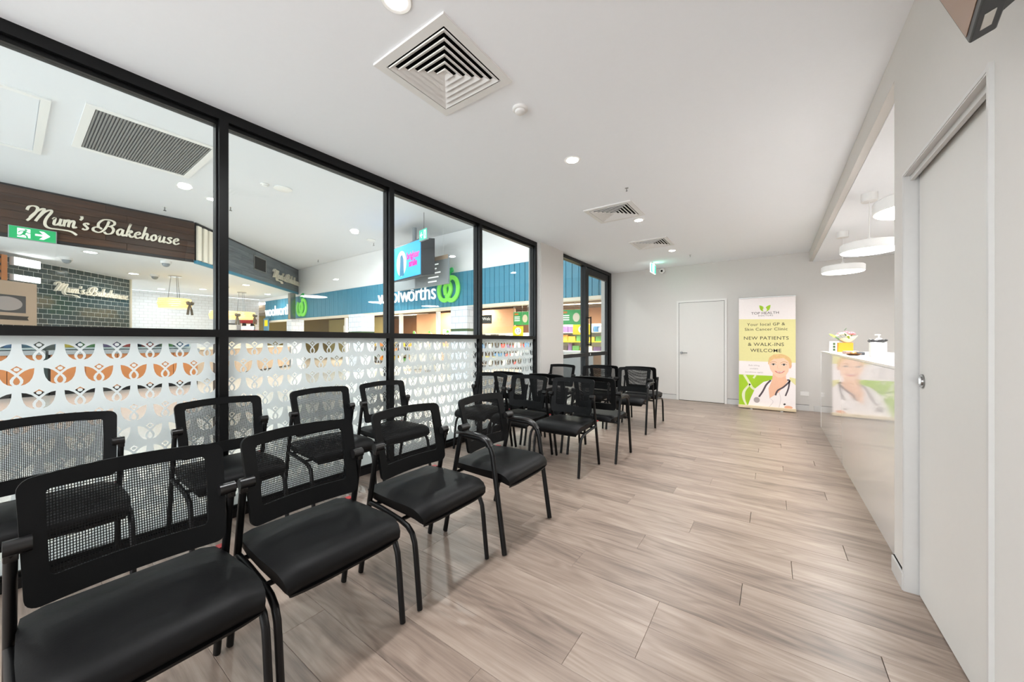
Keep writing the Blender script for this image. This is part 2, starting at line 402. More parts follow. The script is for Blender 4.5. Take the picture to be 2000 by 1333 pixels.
# ------------------------------------------------------------------ black framed glazing with the frosted film
ROWZ, PITCH, ROWH = 1.232, .138, .124
def cut_shapes():
    wl = [(-.5, -.12), (-.36, -.155), (-.22, -.24), (-.1, -.37), (-.055, -.44), (-.13, -.52), (-.19, -.66), (-.18, -.8), (-.11, -.92), (-.24, -.87), (-.36, -.75), (-.44, -.58), (-.485, -.36)]
    tear = [(0, -.5), (.075, -.62), (.1, -.74), (.06, -.85), (0, -.88), (-.06, -.85), (-.1, -.74), (-.075, -.62)]
    head = [(0, 0), (.17, -.15), (.09, -.24), (0, -.34), (-.09, -.24), (-.17, -.15)]
    circ = [(.085*math.cos(t), -.16+.085*math.sin(t)) for t in (2*math.pi*k/12 for k in range(12))]
    return [wl, [(-x, z) for x, z in wl][::-1], tear, head, circ]
SHAPES = cut_shapes()
def fill_mesh(loops):
    cu = bpy.data.curves.new('fill', 'CURVE'); cu.dimensions = '2D'; cu.fill_mode = 'BOTH'
    for lp in loops:
        s = cu.splines.new('POLY'); s.points.add(len(lp)-1)
        for p, (x, y) in zip(s.points, lp): p.co = (x, y, 0, 1)
        s.use_cyclic_u = True
    o = bpy.data.objects.new('fill', cu); COL.objects.link(o)
    me = bpy.data.meshes.new_from_object(o.evaluated_get(bpy.context.evaluated_depsgraph_get()))
    bpy.data.objects.remove(o); bpy.data.curves.remove(cu); return me
CW = .109
cell = fill_mesh([[(-PITCH/2, .012), (PITCH/2, .012), (PITCH/2, .012-ROWH), (-PITCH/2, .012-ROWH)]] + [[(x*CW, z*CW) for x, z in s] for s in SHAPES])
def film(y0, y1, zlo, zhi, parent):
    bm = bmesh.new()
    for r in range(9):
        yc = .103+PITCH*round((y0-.4)/PITCH) + (PITCH/2 if r % 2 else 0)
        while yc < y1+.1:
            if yc > y0-.1:
                c = cell.copy(); c.transform(Matrix.Translation((yc, ROWZ-r*ROWH, 0))); bm.from_mesh(c); bpy.data.meshes.remove(c)
            yc += PITCH
    for co, no in (((y0, 0, 0), (-1, 0, 0)), ((y1, 0, 0), (1, 0, 0)), ((0, zlo, 0), (0, -1, 0))):
        bmesh.ops.bisect_plane(bm, geom=bm.verts[:]+bm.edges[:]+bm.faces[:], dist=1e-5, plane_co=co, plane_no=no, clear_outer=True)
    for a, c in ((ROWZ+.012, zhi), (zlo, ROWZ+.012-9*ROWH)):
        if c > a: bm.faces.new([bm.verts.new(p) for p in ((y0, a, 0), (y1, a, 0), (y1, c, 0), (y0, c, 0))])
    me = bpy.data.meshes.new('privacy_film'); bm.to_mesh(me); bm.free()
    me.transform(Matrix(((0, 0, 1, 0), (1, 0, 0, 0), (0, 1, 0, 0), (0, 0, 0, 1))))
    return link('privacy_film', me, M['film'], parent, (GX+.0045, 0, 0))
MULL = [-.48, .873, 2.226, 3.575, 4.925]
F0, F1 = GX-.06, GX+.05
for i in range(4):
    y0, y1 = MULL[i], MULL[i+1]
    wdw = empty('window_%d' % (i+1)); tag(wdw, kind='structure')
    g0, g1 = y0+.026, y1-.026
    B().box(F0, F1, y0-.026, y0+.026, .0, CZ).box(F0+.02, F1-.035, y0+.026, y0+.036, .05, 2.72).box(F0+.02, F1-.035, y0-.036, y0-.026, .05, 2.72).build('mullion', M['black_frame'], wdw)
    if i == 3: B().box(F0, F1, y1-.026, y1+.024, 0, CZ).box(F0+.02, F1-.035, y1-.036, y1-.026, .05, 2.72).build('mullion', M['black_frame'], wdw)
    B().box(F0, F1, g0, g1, 2.745, CZ).box(F0+.02, F1-.03, g0, g1, 2.715, 2.745).build('header', M['black_frame'], wdw)
    B().box(F0, F1, g0, g1, 1.262, 1.312).build('transom', M['black_frame'], wdw)
    B().box(F0, F1, g0, g1, 0, .055).box(F0+.02, F1-.03, g0, g1, .055, .075).build('sill', M['black_frame'], wdw)
    B().box(GX-.004, GX+.004, g0, g1, 1.312, 2.745).build('upper_glass', M['glass'], wdw)
    B().box(GX-.004, GX+.004, g0, g1, .055, 1.262).build('lower_glass', M['glass'], wdw)
    film(g0, g1, .075, 1.262, wdw)
wl = B().box(GX-.12, GX-.0, YB, MULL[0]-.026, 0, CZ).build('wall_left', M['wall']); tag(wl, kind='structure')
# wall above the shopfront on the mall side
wm = B().box(GX-.3, GX-.1, -10, 9.0, CZ+.1, 5.0).build('wall_mall_side', M['mall_ceiling']); tag(wm, kind='structure')
# sidelight and glazed entrance door beyond the column
sl = empty('window_5'); tag(sl, kind='structure')
B().box(F0, F1, 5.72, 6.80, 2.745, CZ).build('header', M['black_frame'], sl)
B().box(F0, F1, 5.72, 5.77, 0, 2.745).build('mullion', M['black_frame'], sl)
B().box(F0, F1, 6.80, 6.87, 0, CZ).build('mullion', M['black_frame'], sl)
B().box(F0, F1, 5.77, 6.80, .92, .99).build('transom', M['black_frame'], sl)
B().box(F0, F1, 5.77, 6.80, 0, .06).build('sill', M['black_frame'], sl)
B().box(GX-.004, GX+.004, 5.77, 6.80, .06, 2.745).build('glass', M['glass'], sl)
d3 = empty('door_3'); tag(d3, kind='structure')
B().box(F0, F1, 6.87, 8.245, 2.745, CZ).box(F0, F1, 8.13, 8.245, 0, 2.745).build('frame', M['black_frame'], d3)
lf = B().box(GX-.03, GX+.03, 6.875, 7.0, .01, 2.735).box(GX-.03, GX+.03, 8.04, 8.125, .01, 2.735).box(GX-.03, GX+.03, 7.0, 8.04, 2.6, 2.735).box(GX-.03, GX+.03, 7.0, 8.04, .92, 1.0).box(GX-.03, GX+.03, 7.0, 8.04, .01, .13).build('door_leaf', M['black_frame'], d3)
B().box(GX-.004, GX+.004, 7.0, 8.04, .13, 2.6).build('glass', M['glass'], d3)
hb = B().tube([(GX+.03, 6.95, 1.16), (GX+.1, 6.95, 1.16)], .011).tube([(GX+.03, 6.95, 1.71), (GX+.1, 6.95, 1.71)], .011).tube([(GX+.1, 6.95, 1.14), (GX+.1, 6.95, 1.73)], .014)
hb.build('pull_handle', M['black_frame'], d3, True)
B().tube([(GX+.03, 7.06, .96), (GX+.045, 7.06, .96)], .022, 16).build('lock', M['chrome'], d3, True)

# ------------------------------------------------------------------ far door
d1 = empty('door_1', (-1.173, FY, 0)); tag(d1, kind='structure')
B().box(-.457, -.417, -.02, 0, 0, 2.075).box(.417, .457, -.02, 0, 0, 2.075).box(-.417, .417, -.02, 0, 2.035, 2.075).build('frame', M['frame_grey'], d1)
B().box(-.417, -.412, -.008, 0, 0, 2.035).box(.412, .417, -.008, 0, 0, 2.035).box(-.412, .412, -.008, 0, 2.03, 2.035).box(-.412, .412, -.006, 0, 0, .008).build('shadow_gap', M['black_dark'], d1)
B().rbox(-.411, .411, -.014, -.002, .008, 2.029, .002).build('door_leaf', M['door_paint'], d1)
hd = empty('door_handle', (-.365, -.014, .99)); hd.parent = d1
B().tube([(0, 0, 0), (0, -.012, 0)], .027, 20).build('rose', M['steel'], hd, True)
B().tube([(0, -.01, 0), (0, -.045, 0), (.012, -.055, 0), (.12, -.055, 0)], .009, 10).build('lever', M['steel'], hd, True)
# power point low on the far wall, beside the banner
pp = empty('power_outlet', (.47, FY, .3)); tag(pp, 'white double power outlet low on far wall beside the pull-up banner', 'outlet')
B().rbox(-.06, .06, -.012, 0, -.036, .036, .004).build('plate', M['white'], pp)
for s_ in (-1, 1): B().rbox(s_*.035-.008, s_*.035+.008, -.016, -.012, -.01, .014, .001).build('switch', M['white'], pp)

# ------------------------------------------------------------------ right hand door
d2 = empty('door_2', (RX, (DY0+DY1)/2, 0)); tag(d2, kind='structure')
hw = (DY1-DY0)/2
b = B()
b.box(-.006, .055, hw-.004, hw, 0, DZ).box(-.008, .004, hw, hw+.012, 0, DZ+.012)
b.build('jamb', M['alu_matt'], d2)
b = B().box(-.012, .0, -hw-.014, -hw, 0, DZ+.014).box(0, .055, -hw, -hw+.004, 0, DZ)
b.build('jamb', M['alu_matt'], d2)
B().box(-.006, .055, -hw+.004, hw-.004, DZ-.006, DZ).box(-.008, .004, -hw, hw, DZ, DZ+.014).box(.015, .03, -hw+.004, hw-.004, DZ-.03, DZ-.006).build('head', M['alu_matt'], d2)
B().box(.053, .058, -hw, hw, 0.0, DZ).build('shadow_gap', M['black_dark'], d2)
B().rbox(.045, .052, -hw+.005, hw-.012, .006, DZ-.012, .001).build('door_leaf', M['door_paint'], d2)
lk = empty('privacy_lock', (.045, hw-.06, 1.045)); lk.parent = d2
B().tube([(0, 0, 0), (-.006, 0, 0)], .033, 28).build('lock_rose', M['steel'], lk, True)
B().tube([(-.006, 0, 0), (-.011, 0, 0)], .021, 24).build('lock_ring', M['chrome'], lk, True)
B().rbox(-.016, -.01, -.004, .004, -.014, .014, .001).build('thumb_turn', M['steel'], lk)

# ------------------------------------------------------------------ ceiling fittings in the clinic
def downlight(loc, label, power, col=(.97, .985, 1), r=.05, group='recessed ceiling downlights', emit='lamp_emit', lsize=None):
    t = empty('downlight', loc); tag(t, label, 'ceiling light', group)
    B().lathe([(r, -.004), (r*1.35, -.006), (r*1.45, -.002), (r*1.45, 0), (r, 0)], 28).build('trim_ring', M['white'], t, True)
    B().lathe([(r*.98, -.001), (r*.98, -.006), (r*.6, -.011), (.001, -.013)], 24).build('lens', M[emit], t, True)
    lamp('downlight_lamp', 'AREA', power, t, (0, 0, -.02), lsize or r*2.2, col, spread=R(165))
    return t
for y, lb in ((1.05, 'bright round downlight in ceiling nearest the camera, before the large vent'), (2.87, 'bright round downlight in ceiling between smoke detector and second vent'), (4.8, 'bright round downlight beside the middle ceiling vent'), (6.75, 'farthest round downlight, beside the farthest ceiling vent')):
    downlight((-1.41, y, CZ), lb, P_DOWN)
downlight((-1.41, -.85, CZ), 'round downlight in ceiling behind the camera', P_DOWN)
downlight((-1.41, -2.6, CZ), 'round downlight in ceiling near the back window', P_DOWN)
def vent(loc, label):
    t = empty('ceiling_vent', loc); tag(t, label, 'air vent', 'square ceiling air diffusers')
    b = B(); a, c = .283, .233
    b.box(-a, a, -a, -c, -.012, 0).box(-a, a, c, a, -.012, 0).box(-a, -c, -c, c, -.012, 0).box(c, a, -c, c, -.012, 0); b.build('frame', M['white'], t)
    B().box(-c, c, -c, c, -.0006, -.0001).build('plenum', M['black_dark'], t)
    for k in range(6):
        o_, i_, z0, z1, th = c-.008-k*.038, c-.008-k*.038-.027, -.017, -.0012, .0018
        b = B(); q = [[b.bm.verts.new((sx*h, sy*h, z)) for sx, sy in ((-1, -1), (1, -1), (1, 1), (-1, 1))] for h, z in ((o_-.003, z0), (i_, z1), (i_+th*1.5, z1), (o_, z0+.005))]
        for j in range(4):
            n_ = (j+1) % 4
            for u_ in range(4): v_ = (u_+1) % 4; b.bm.faces.new((q[u_][j], q[u_][n_], q[v_][n_], q[v_][j]))
        if k == 5: b.box(-i_, i_, -i_, i_, -.006, -.001)
        b.build('louver', M['white'], t)
    return t
vent((-1.556, 1.5, CZ), 'large square white ceiling vent nearest the camera')
vent((-1.565, 4.34, CZ), 'middle square white ceiling vent with downlight beside it')
vent((-1.57, 6.06, CZ), 'farthest square white ceiling vent, near the exit sign')
sd = empty('smoke_detector', (-1.384, 2.028, CZ)); tag(sd, 'round white smoke detector on ceiling beside the nearest large vent', 'smoke detector')
B().lathe([(.052, 0), (.052, -.012), (.045, -.018)], 28).build('base', M['white'], sd, True)
B().lathe([(.034, -.018), (.032, -.032), (.022, -.038)], 24).build('sensor', M['white'], sd, True)
def sprinkler(loc, label, group='fire sprinkler heads'):
    t = empty('sprinkler', loc); t.scale = (.65,)*3; tag(t, label, 'sprinkler', group)
    B().lathe([(.028, 0), (.026, -.006), (.012, -.008)], 16).build('escutcheon', M['alu'], t, True)
    B().tube([(0, 0, -.008), (0, 0, -.045)], .006, 8).build('stem', M['steel'], t)
    B().cyl((0, 0), .014, -.05, -.046, 12).build('deflector', M['steel'], t)
sprinkler((-1.215, 3.724, CZ), 'small metal sprinkler on clinic ceiling before the middle vent')
sprinkler((-1.217, 7.304, CZ), 'small metal sprinkler on clinic ceiling above the far door')
ex = empty('exit_sign', (-1.95, 7.6, CZ)); tag(ex, 'green lit exit sign hanging from clinic ceiling by the far wall', 'exit sign')
B().box(-.02, .02, -.12, .12, -.03, 0).build('ceiling_mount', M['white'], ex)
B().rbox(-.012, .012, -.18, .18, -.21, -.03, .003).build('housing', M['exit_white'], ex)
B().box(.0125, .0145, -.172, -.06, -.2, -.04).box(.0125, .0145, .06, .172, -.2, -.04).box(.0125, .0145, -.02, .02, -.17, -.07).build('pictogram', M['exit_teal'], ex)
lamp('exit_glow', 'AREA', .5, ex, (.03, 0, -.1), .15, (.6, 1, .85), (0, R(90), 0))
sc_ = empty('dome_camera', (-1.917, FY, 2.74)); tag(sc_, 'white dome security camera at top of the far wall', 'camera')
B().ball((0, -.03, 0), .062, 1, .8, 1).build('housing', M['white'], sc_, True)
B().ball((.0, -.062, -.005), .026).build('lens', M['black_dark'], sc_, True)

# ------------------------------------------------------------------ reception: counter, pendants, things on the counter
CX = .572
ct = empty('reception_counter', (CX, 4.8, 0)); tag(ct, 'long glossy white reception counter along the right side', 'counter')
B().box(0, .62, -1.995, 2.0, .0, 1.070).build('body', M['gloss_white'], ct)
B().box(-.003, .66, -1.995, 2.025, 1.074, 1.09).build('counter_top', M['stone_top'], ct)
B().box(.004, .62, -1.99, 2.01, 1.070, 1.074).build('shadow_line', M['frame_grey'], ct)
B().box(-.003, .64, 2.0, 2.022, 0, 1.073).build('end_panel', M['gloss_white'], ct)
def pendant(loc, zb, label):
    t = empty('pendant_lamp', loc); tag(t, label, 'pendant lamp', 'white disc pendant lamps over the counter')
    z = zb-loc[2]
    B().lathe([(.058, 0), (.058, -.075), (.052, -.08)], 28).build('canopy', M['white'], t, True)
    B().tube([(0, 0, -.08), (0, 0, z+.1)], .0035, 8).build('cord', M['white'], t)
    B().lathe([(.012, z+.125), (.022, z+.11), (.022, z+.075)], 16).build('cord_grip', M['white'], t, True)
    B().lathe([(.2, z+.08), (.21, z+.07), (.21, z+.004), (.206, z)], 48).build('shade', M['white'], t, True)
    B().lathe([(.203, z-.001), (.2, z-.004), (.001, z-.004)], 48).build('diffuser', M['lamp_emit_soft'], t, True)
    lamp('pendant_light', 'AREA', P_PEND, t, (0, 0, z-.008), .45, (1, .98, .95))
    return t
pendant((.755, 3.36, BZ-.012), 2.07, 'nearest white disc pendant lamp, half hidden by the wall end')
pendant((.745, 4.73, BZ-.012), 2.08, 'middle white disc pendant lamp over the reception counter')
pendant((.73, 6.18, BZ-.012), 2.11, 'farthest white disc pendant lamp over the reception counter')
TZ = 1.09
# gift of flowers in a yellow box
fb = empty('flower_box', (.79, 6.5, TZ)); fb.scale = (.78, .78, .72); tag(fb, 'bouquet of pink and cream flowers standing in a yellow box', 'flowers')
B().rbox(-.095, .095, -.07, .07, 0, .17, .003).build('gift_box', M['yellow_box'], fb)
b = B(); n = 14; ring0 = [b.bm.verts.new((.03+.05*math.cos(t), .05*math.sin(t), .172)) for t in (2*math.pi*k/n for k in range(n))]
ring1 = [b.bm.verts.new((.03+(.12+.015*(k % 2))*math.cos(2*math.pi*k/n), (.1+.015*(k % 2))*math.sin(2*math.pi*k/n), .27+.03*math.cos(2*math.pi*k/n))) for k in range(n)]
for k in range(n): b.bm.faces.new((ring0[k], ring0[(k+1) % n], ring1[(k+1) % n], ring1[k]))
b.bm.faces.new(ring0[::-1])
wr_ = b.build('paper_wrap', M['paper_wrap'], fb, True); sm_ = wr_.modifiers.new('thick', 'SOLIDIFY'); sm_.thickness = .002
def bloom(loc, r, m, name='flower'):
    b = B(); b.ball((0, 0, 0), r*.45, sub=1)
    for ring, (rr, nn, tz) in enumerate(((.5, 5, .3), (.85, 7, .0))):
        for k in range(nn):
            a = 2*math.pi*k/nn+ring*.4; b.ball((math.cos(a)*r*rr*.8, math.sin(a)*r*rr*.8, tz*r), r*.42, 1, 1, .8, 1)
    o = b.build(name, M[m], fb, True, loc); return o
for p, r, m in (((-.03, -.03, .33), .05, 'flower_cream'), ((.07, -.03, .34), .045, 'flower_pink'), ((.1, .03, .33), .04, 'flower_pink'), ((.02, .04, .36), .04, 'flower_pink'), ((-.1, .0, .3), .03, 'flower_cream'), ((-.06, .05, .34), .035, 'flower_pink'), ((.03, -.07, .29), .03, 'flower_cream')): bloom(p, r, m)
for p, a, m in (((-.11, -.03, .27), 2.6, 'leaf'), ((-.04, -.07, .26), 4.2, 'leaf'), ((-.07, -.06, .23), 3.6, 'leaf_dark'), ((.02, -.08, .25), 4.9, 'leaf'), ((.0, .02, .4), 1.2, 'leaf_dark'), ((.08, .07, .3), .7, 'leaf'), ((-.13, .03, .29), 2.9, 'leaf'), ((.0, -.05, .3), 4.5, 'leaf_dark')):
    b = B(); b.plate([(0, -.01), (.03, -.028), (.07, -.012), (.09, .004), (.06, .02), (.025, .02)], -.002, .002); o = b.build('leaf', M[m], fb, False, p, (R(40), R(-30), a))
ch = empty('card_holder', (.70, 6.68, TZ)); tag(ch, 'clear white card holder with small printed cards beside flower box', 'card holder')
B().box(-.05, .05, -.003, .003, 0, .14).box(-.05, .05, -.06, 0, 0, .004).build('holder', M['white'], ch)
for z_ in (.01, .05, .09): B().box(-.012, .012, -.006, -.0032, z_, z_+.03).build('card', M['leaf_dark'], ch)
pt = empty('pebble_pot', (.80, 4.72, TZ)); tag(pt, 'square white pot filled with black pebbles on the counter', 'pot')
b = B(); b.rbox(-.052, .052, -.052, .052, 0, .135, .004); b.build('pot', M['pot_white'], pt)
rnd = random.Random(3)
b = B()
for k in range(26): b.ball((rnd.uniform(-.052, .052), rnd.uniform(-.052, .052), .142+rnd.uniform(-.002, .012)), .014, rnd.uniform(.9, 1.4), rnd.uniform(.9, 1.3), .8, 1)
tag(b.build('pebbles', M['pebble'], pt, True), kind='stuff')
sb = empty('pump_bottle', (.86, 5.03, TZ)); tag(sb, 'white pump dispenser bottle standing behind the pebble pot', 'bottle')
B().lathe([(.03, 0), (.032, .01), (.032, .15), (.022, .17), (.012, .175)], 20).build('bottle', M['pot_white'], sb, True)
B().tube([(0, 0, .175), (0, 0, .205)], .006, 8).rbox(-.03, .012, -.009, .009, .2, .212, .003).build('pump', M['pot_white'], sb, True)
ph = empty('wallet_folder', (.73, 5.6, TZ)); tag(ph, 'small brown folder lying on counter in front of yellow box', 'folder')
B().rbox(-.06, .06, -.11, .11, 0, .028, .004).build('cover', M['leather'], ph)
B().box(-.055, .055, -.105, .105, .0285, .031).build('page', M['paper_wrap'], ph)
ms = empty('gold_dish', (.665, 4.95, TZ)); tag(ms, 'small dark bowl with gold rim on the reception counter', 'dish')
B().lathe([(.03, 0), (.05, .006), (.062, .02), (.058, .02), (.046, .01), (.001, .008)], 24).build('bowl', M['bronze'], ms, True)
o = B().ball((0, 0, 0), .02, 1.4, 1, .7).build('wrapped_sweet', M['gold'], None, True, (.665, 4.95, TZ+.0225)); tag(o, 'gold wrapped sweet lying in the small dark bowl on the counter', 'sweet')
cr = empty('card_reader', (.75, 5.2, TZ)); tag(cr, 'small grey payment terminal beside the white pebble pot', 'card reader')
B().rbox(-.03, .03, -.045, .045, 0, .03, .006).build('body', M['tv_case'], cr)
B().box(-.022, .022, .0, .035, .0305, .032).build('screen', M['print_black'], cr)
for y_, lb in ((4.3, 'near'), (6.4, 'far')): downlight((1.7, y_, BZ-.012), '%s unseen downlight added as fill above the staff side of the reception desk' % lb, 9.0)  # unseen pair added to brighten the counter and the far right wall
# door edge on the reception back wall
wd = empty('door_4', (2.1, FY, 0)); tag(wd, kind='structure')
B().box(-.5, -.45, -.02, 0, 0, 2.1).box(-.45, .4, -.02, 0, 2.05, 2.1).build('frame', M['white'], wd)
B().box(-.45, .4, -.012, 0, 0, 2.05).build('door_leaf', M['door_paint'], wd)

# ------------------------------------------------------------------ wall mounted television, top right
tv = empty('television', (.40, 1.40, 1.975), R(-9.7)); tag(tv, 'black television on a wall bracket, seen from below at top right, painted brown screen reflection', 'television')
tv.rotation_euler = (0, R(-19), R(-9.7))
# local: y runs along the bottom edge (far corner at 0, near end at -1.1), z up, screen faces -x
B().rbox(0, .045, -1.1, 0, 0, .64, .004).build('casing', M['tv_black'], tv)
B().box(-.0015, 0, -1.088, -.012, .016, .628).build('screen', M['screen_reflection'], tv)
B().plate([(.045, .004), (.09, .02), (.115, .1), (.115, .35), (.045, .45)], -.95, -.06).build('rear_housing', M['tv_black'], tv)
for y_ in (-.1, -.3): B().box(.012, .03, y_, y_+.06, -.0012, 0).build('sticker', M['sticker'], tv)
B().tube([(.11, -.55, .3), (.18, -.55, .32)], .02, 10).rbox(.115, .125, -.7, -.4, .18, .42, .003).build('wall_bracket', M['tv_black'], tv)

# ------------------------------------------------------------------ pull-up banner
bn = empty('pull_up_banner', (-.082, 7.93, 0)); tag(bn, 'tall printed pull-up banner with a smiling doctor, standing by far wall', 'banner')
BW, B0, B1 = .415, .06, 2.01
B().rbox(-BW-.008, BW+.008, -.05, .05, .012, .062, .01).build('base', M['alu_warm'] if 'alu_warm' in M else M['paper_wrap'], bn)
for sx in (-.22, .22): B().rbox(sx-.02, sx+.02, -.1, .1, 0, .014, .003).build('foot', M['alu'], bn)
B().rbox(-BW, BW, -.006, .01, B1, B1+.018, .003).build('top_rail', M['alu'], bn)
B().tube([(0, .03, .06), (0, .012, B1)], .008, 8).build('support_pole', M['alu'], bn)
B().box(-BW, BW, -.0012, 0, B0, B1).build('printed_sheet', M['banner_white'], bn)
# print: x across, z up, measured in fractions of the sheet
def bx_(u): return -BW+2*BW*u
def bz_(v): return B1-(B1-B0)*v
def pr(name, pts, m, lay): return B().plate([(bx_(u), bz_(v)) for u, v in pts], -.0012-.0004*lay, -.0009-.0004*(lay-1)).build(name, M[m], bn)
pr('olive_panel', [(0, .19), (1, .205), (1, .59), (0, .585)], 'banner_olive', 1)
pr('lime_panel', [(0, .715), (.62, .715), (.62, 1), (0, 1)], 'banner_lime', 1)
pr('olive_corner', [(.9, .72), (1, .73), (1, .8), (.9, .78)], 'banner_olive', 1)
def rib(name, pts, wd, m, lay, pen=None):
    return B().ribbon([(bx_(u), bz_(v)) for u, v in pts], wd, -.0012-.0004*lay, -.0009-.0004*(lay-1), pen).build(name, M[m], bn)
rib('pale_swoosh', [(.1, .715), (.18, .78), (.24, .83), (.3, .85)], .04, 'banner_pale', 2)
rib('pale_swoosh', [(.31, .715), (.27, .745)], .03, 'banner_pale', 3)
rib('pale_swoosh', [(.21, .8), (.1, .87), (.09, .94), (.14, 1.0)], lambda t: .05*(1-abs(t-.5)), 'banner_pale', 2)
LG = [(x*.165, z*.15*.95) for x, z in SHAPES[0]]
for sgn in (-1, 1): B().plate([(sgn*x-.02, 1.895+z) for x, z in LG][::sgn], -.0016, -.0012).build('logo_wing', M['banner_lime'], bn)
B().ribbon([(-.045, 1.84), (.0, 1.79), (-.02, 1.765), (-.045, 1.79), (-.005, 1.835)], .008, -.002, -.0016).build('logo_body', M['banner_pale'], bn)
text('lettering', 'TOP HEALTH', .062, -.02, -.0018, 1.735, M['print_black'], bn, .0003, sx=1.12)
text('lettering', 'DOCTORS', .034, -.01, -.0018, 1.69, M['print_black'], bn, .0003, sx=1.2, space=1.2)
for s_, z_, tx, bo in ((.072, bz_(.245), 'Your local GP &', .0002), (.072, bz_(.29), 'Skin Cancer Clinic', .0002), (.083, bz_(.372), 'NEW PATIENTS', .0003), (.083, bz_(.43), '& WALK-INS', .0003), (.083, bz_(.486), 'WELCOME', .0003)):
    text('lettering', tx, s_, -.01, -.0022, z_, M['print_black'], bn, .0003, bold=bo, sx=1.08, space=1.08)
for z_, tx in ((.625, 'Bulk billing'), (.655, 'available'), (.688, '(conditions apply)')): text('lettering', tx, .038, bx_(.28), -.0018, bz_(z_), M['print_grey'], bn, .0003)
def ell(cu, cv, ru, rv, a0=0, a1=360, n=28): return [(cu+ru*math.cos(R(a0+(a1-a0)*k/n)), cv-rv*math.sin(R(a0+(a1-a0)*k/n))) for k in range(n)]
pr('doctor_coat', [(.17, 1), (.22, .93), (.3, .84), (.45, .775), (.6, .75), (.9, .745), (1, .79), (1, 1)], 'coat', 3)
pr('doctor_neck', [(.62, .68), (.84, .68), (.84, .735), (.88, .75), (.72, .86), (.56, .92), (.54, .83), (.6, .755)], 'skin_mid', 4)
pr('doctor_hair', ell(.735, .59, .2, .075)+[], 'hair', 4)
pr('doctor_ear', ell(.905, .615, .03, .028), 'skin_dark', 5)
pr('doctor_face', [(.55, .57), (.6, .535), (.7, .522), (.8, .535), (.88, .575), (.895, .62), (.88, .67), (.83, .71), (.76, .728), (.7, .728), (.63, .7), (.57, .655), (.55, .61)], 'skin', 6)
pr('doctor_fringe', [(.53, .61), (.55, .55), (.63, .52), (.76, .513), (.88, .54), (.935, .6), (.915, .625), (.88, .58), (.8, .548), (.72, .556), (.63, .56), (.565, .59)], 'hair', 7)
for ex_, in ((.625,), (.805,)):
    pr('doctor_eye', ell(ex_, .61, .035, .008), 'sticker', 7); pr('doctor_iris', ell(ex_, .61, .018, .0085), 'eye', 8); rib('doctor_lash', [(ex_-.045, .611), (ex_, .602), (ex_+.045, .61)], .005, 'eye', 9)
    rib('doctor_brow', [(ex_-.06, .596), (ex_, .584), (ex_+.06, .592)], .007, 'brow', 8)
pr('doctor_mouth', [(.64, .668), (.7, .672), (.77, .672), (.83, .664), (.78, .684), (.73, .69), (.68, .684)], 'lips', 7)
pr('doctor_teeth', [(.67, .6725), (.73, .675), (.8, .671), (.76, .681), (.7, .681)], 'sticker', 8)
rib('doctor_nose', [(.7, .615), (.695, .64), (.715, .65), (.745, .647)], .004, 'skin_dark', 7)
rib('coat_lapel', [(.56, .92), (.62, .95), (.55, 1)], .006, 'coat_line', 5); rib('coat_lapel', [(.72, .86), (.75, .92), (.72, 1)], .006, 'coat_line', 5)
rib('stethoscope_tube', [(.58, .755), (.5, .8), (.44, .86), (.37, .915)], .027, 'stetho', 6)
rib('stethoscope_tube', [(.86, .745), (.9, .755), (.8, .81), (.7, .845), (.66, .89)], .025, 'stetho', 6)
rib('stethoscope_tube', [(.9, .75), (.88, .82), (.83, .89)], .022, 'stetho', 6)
pr('stethoscope_disc', ell(.33, .945, .055, .026), 'print_grey', 7)
pr('badge', [(.79, .965), (.82, .955), (.84, .965), (.81, .975)], 'eye', 7)
pr('doctor_hand', ell(.88, .99, .07, .014), 'skin_dark', 7)

# ------------------------------------------------------------------ waiting-room chairs
def back_pt(u, v, w0=.219, w1=.232, z0=.512, z1=.86):
    """surface of the backrest: u -1..1 across, v 0..1 up"""
    hw_ = w0+(w1-w0)*v; x = -.112-.075*v**1.3+.028*u*u
    return Vector((x, u*hw_, z0+(z1-z0)*v-.012*u*u*v))
def rrect(u0, u1, v0, v1, ru, rv, n=5):
    pts = []
    for cu, cv, a in ((u1-ru, v1-rv, 0), (u0+ru, v1-rv, 90), (u0+ru, v0+rv, 180), (u1-ru, v0+rv, 270)):
        for k in range(n+1): t = R(a+90*k/n); pts.append((cu+ru*math.cos(t), cv+rv*math.sin(t)))
    out = []
    for i, p in enumerate(pts):
        q = pts[(i+1) % len(pts)]; m_ = 6 if math.hypot(p[0]-q[0], p[1]-q[1]) > .4 else 1
        for k in range(m_): out.append((p[0]+(q[0]-p[0])*k/m_, p[1]+(q[1]-p[1])*k/m_))
    return out
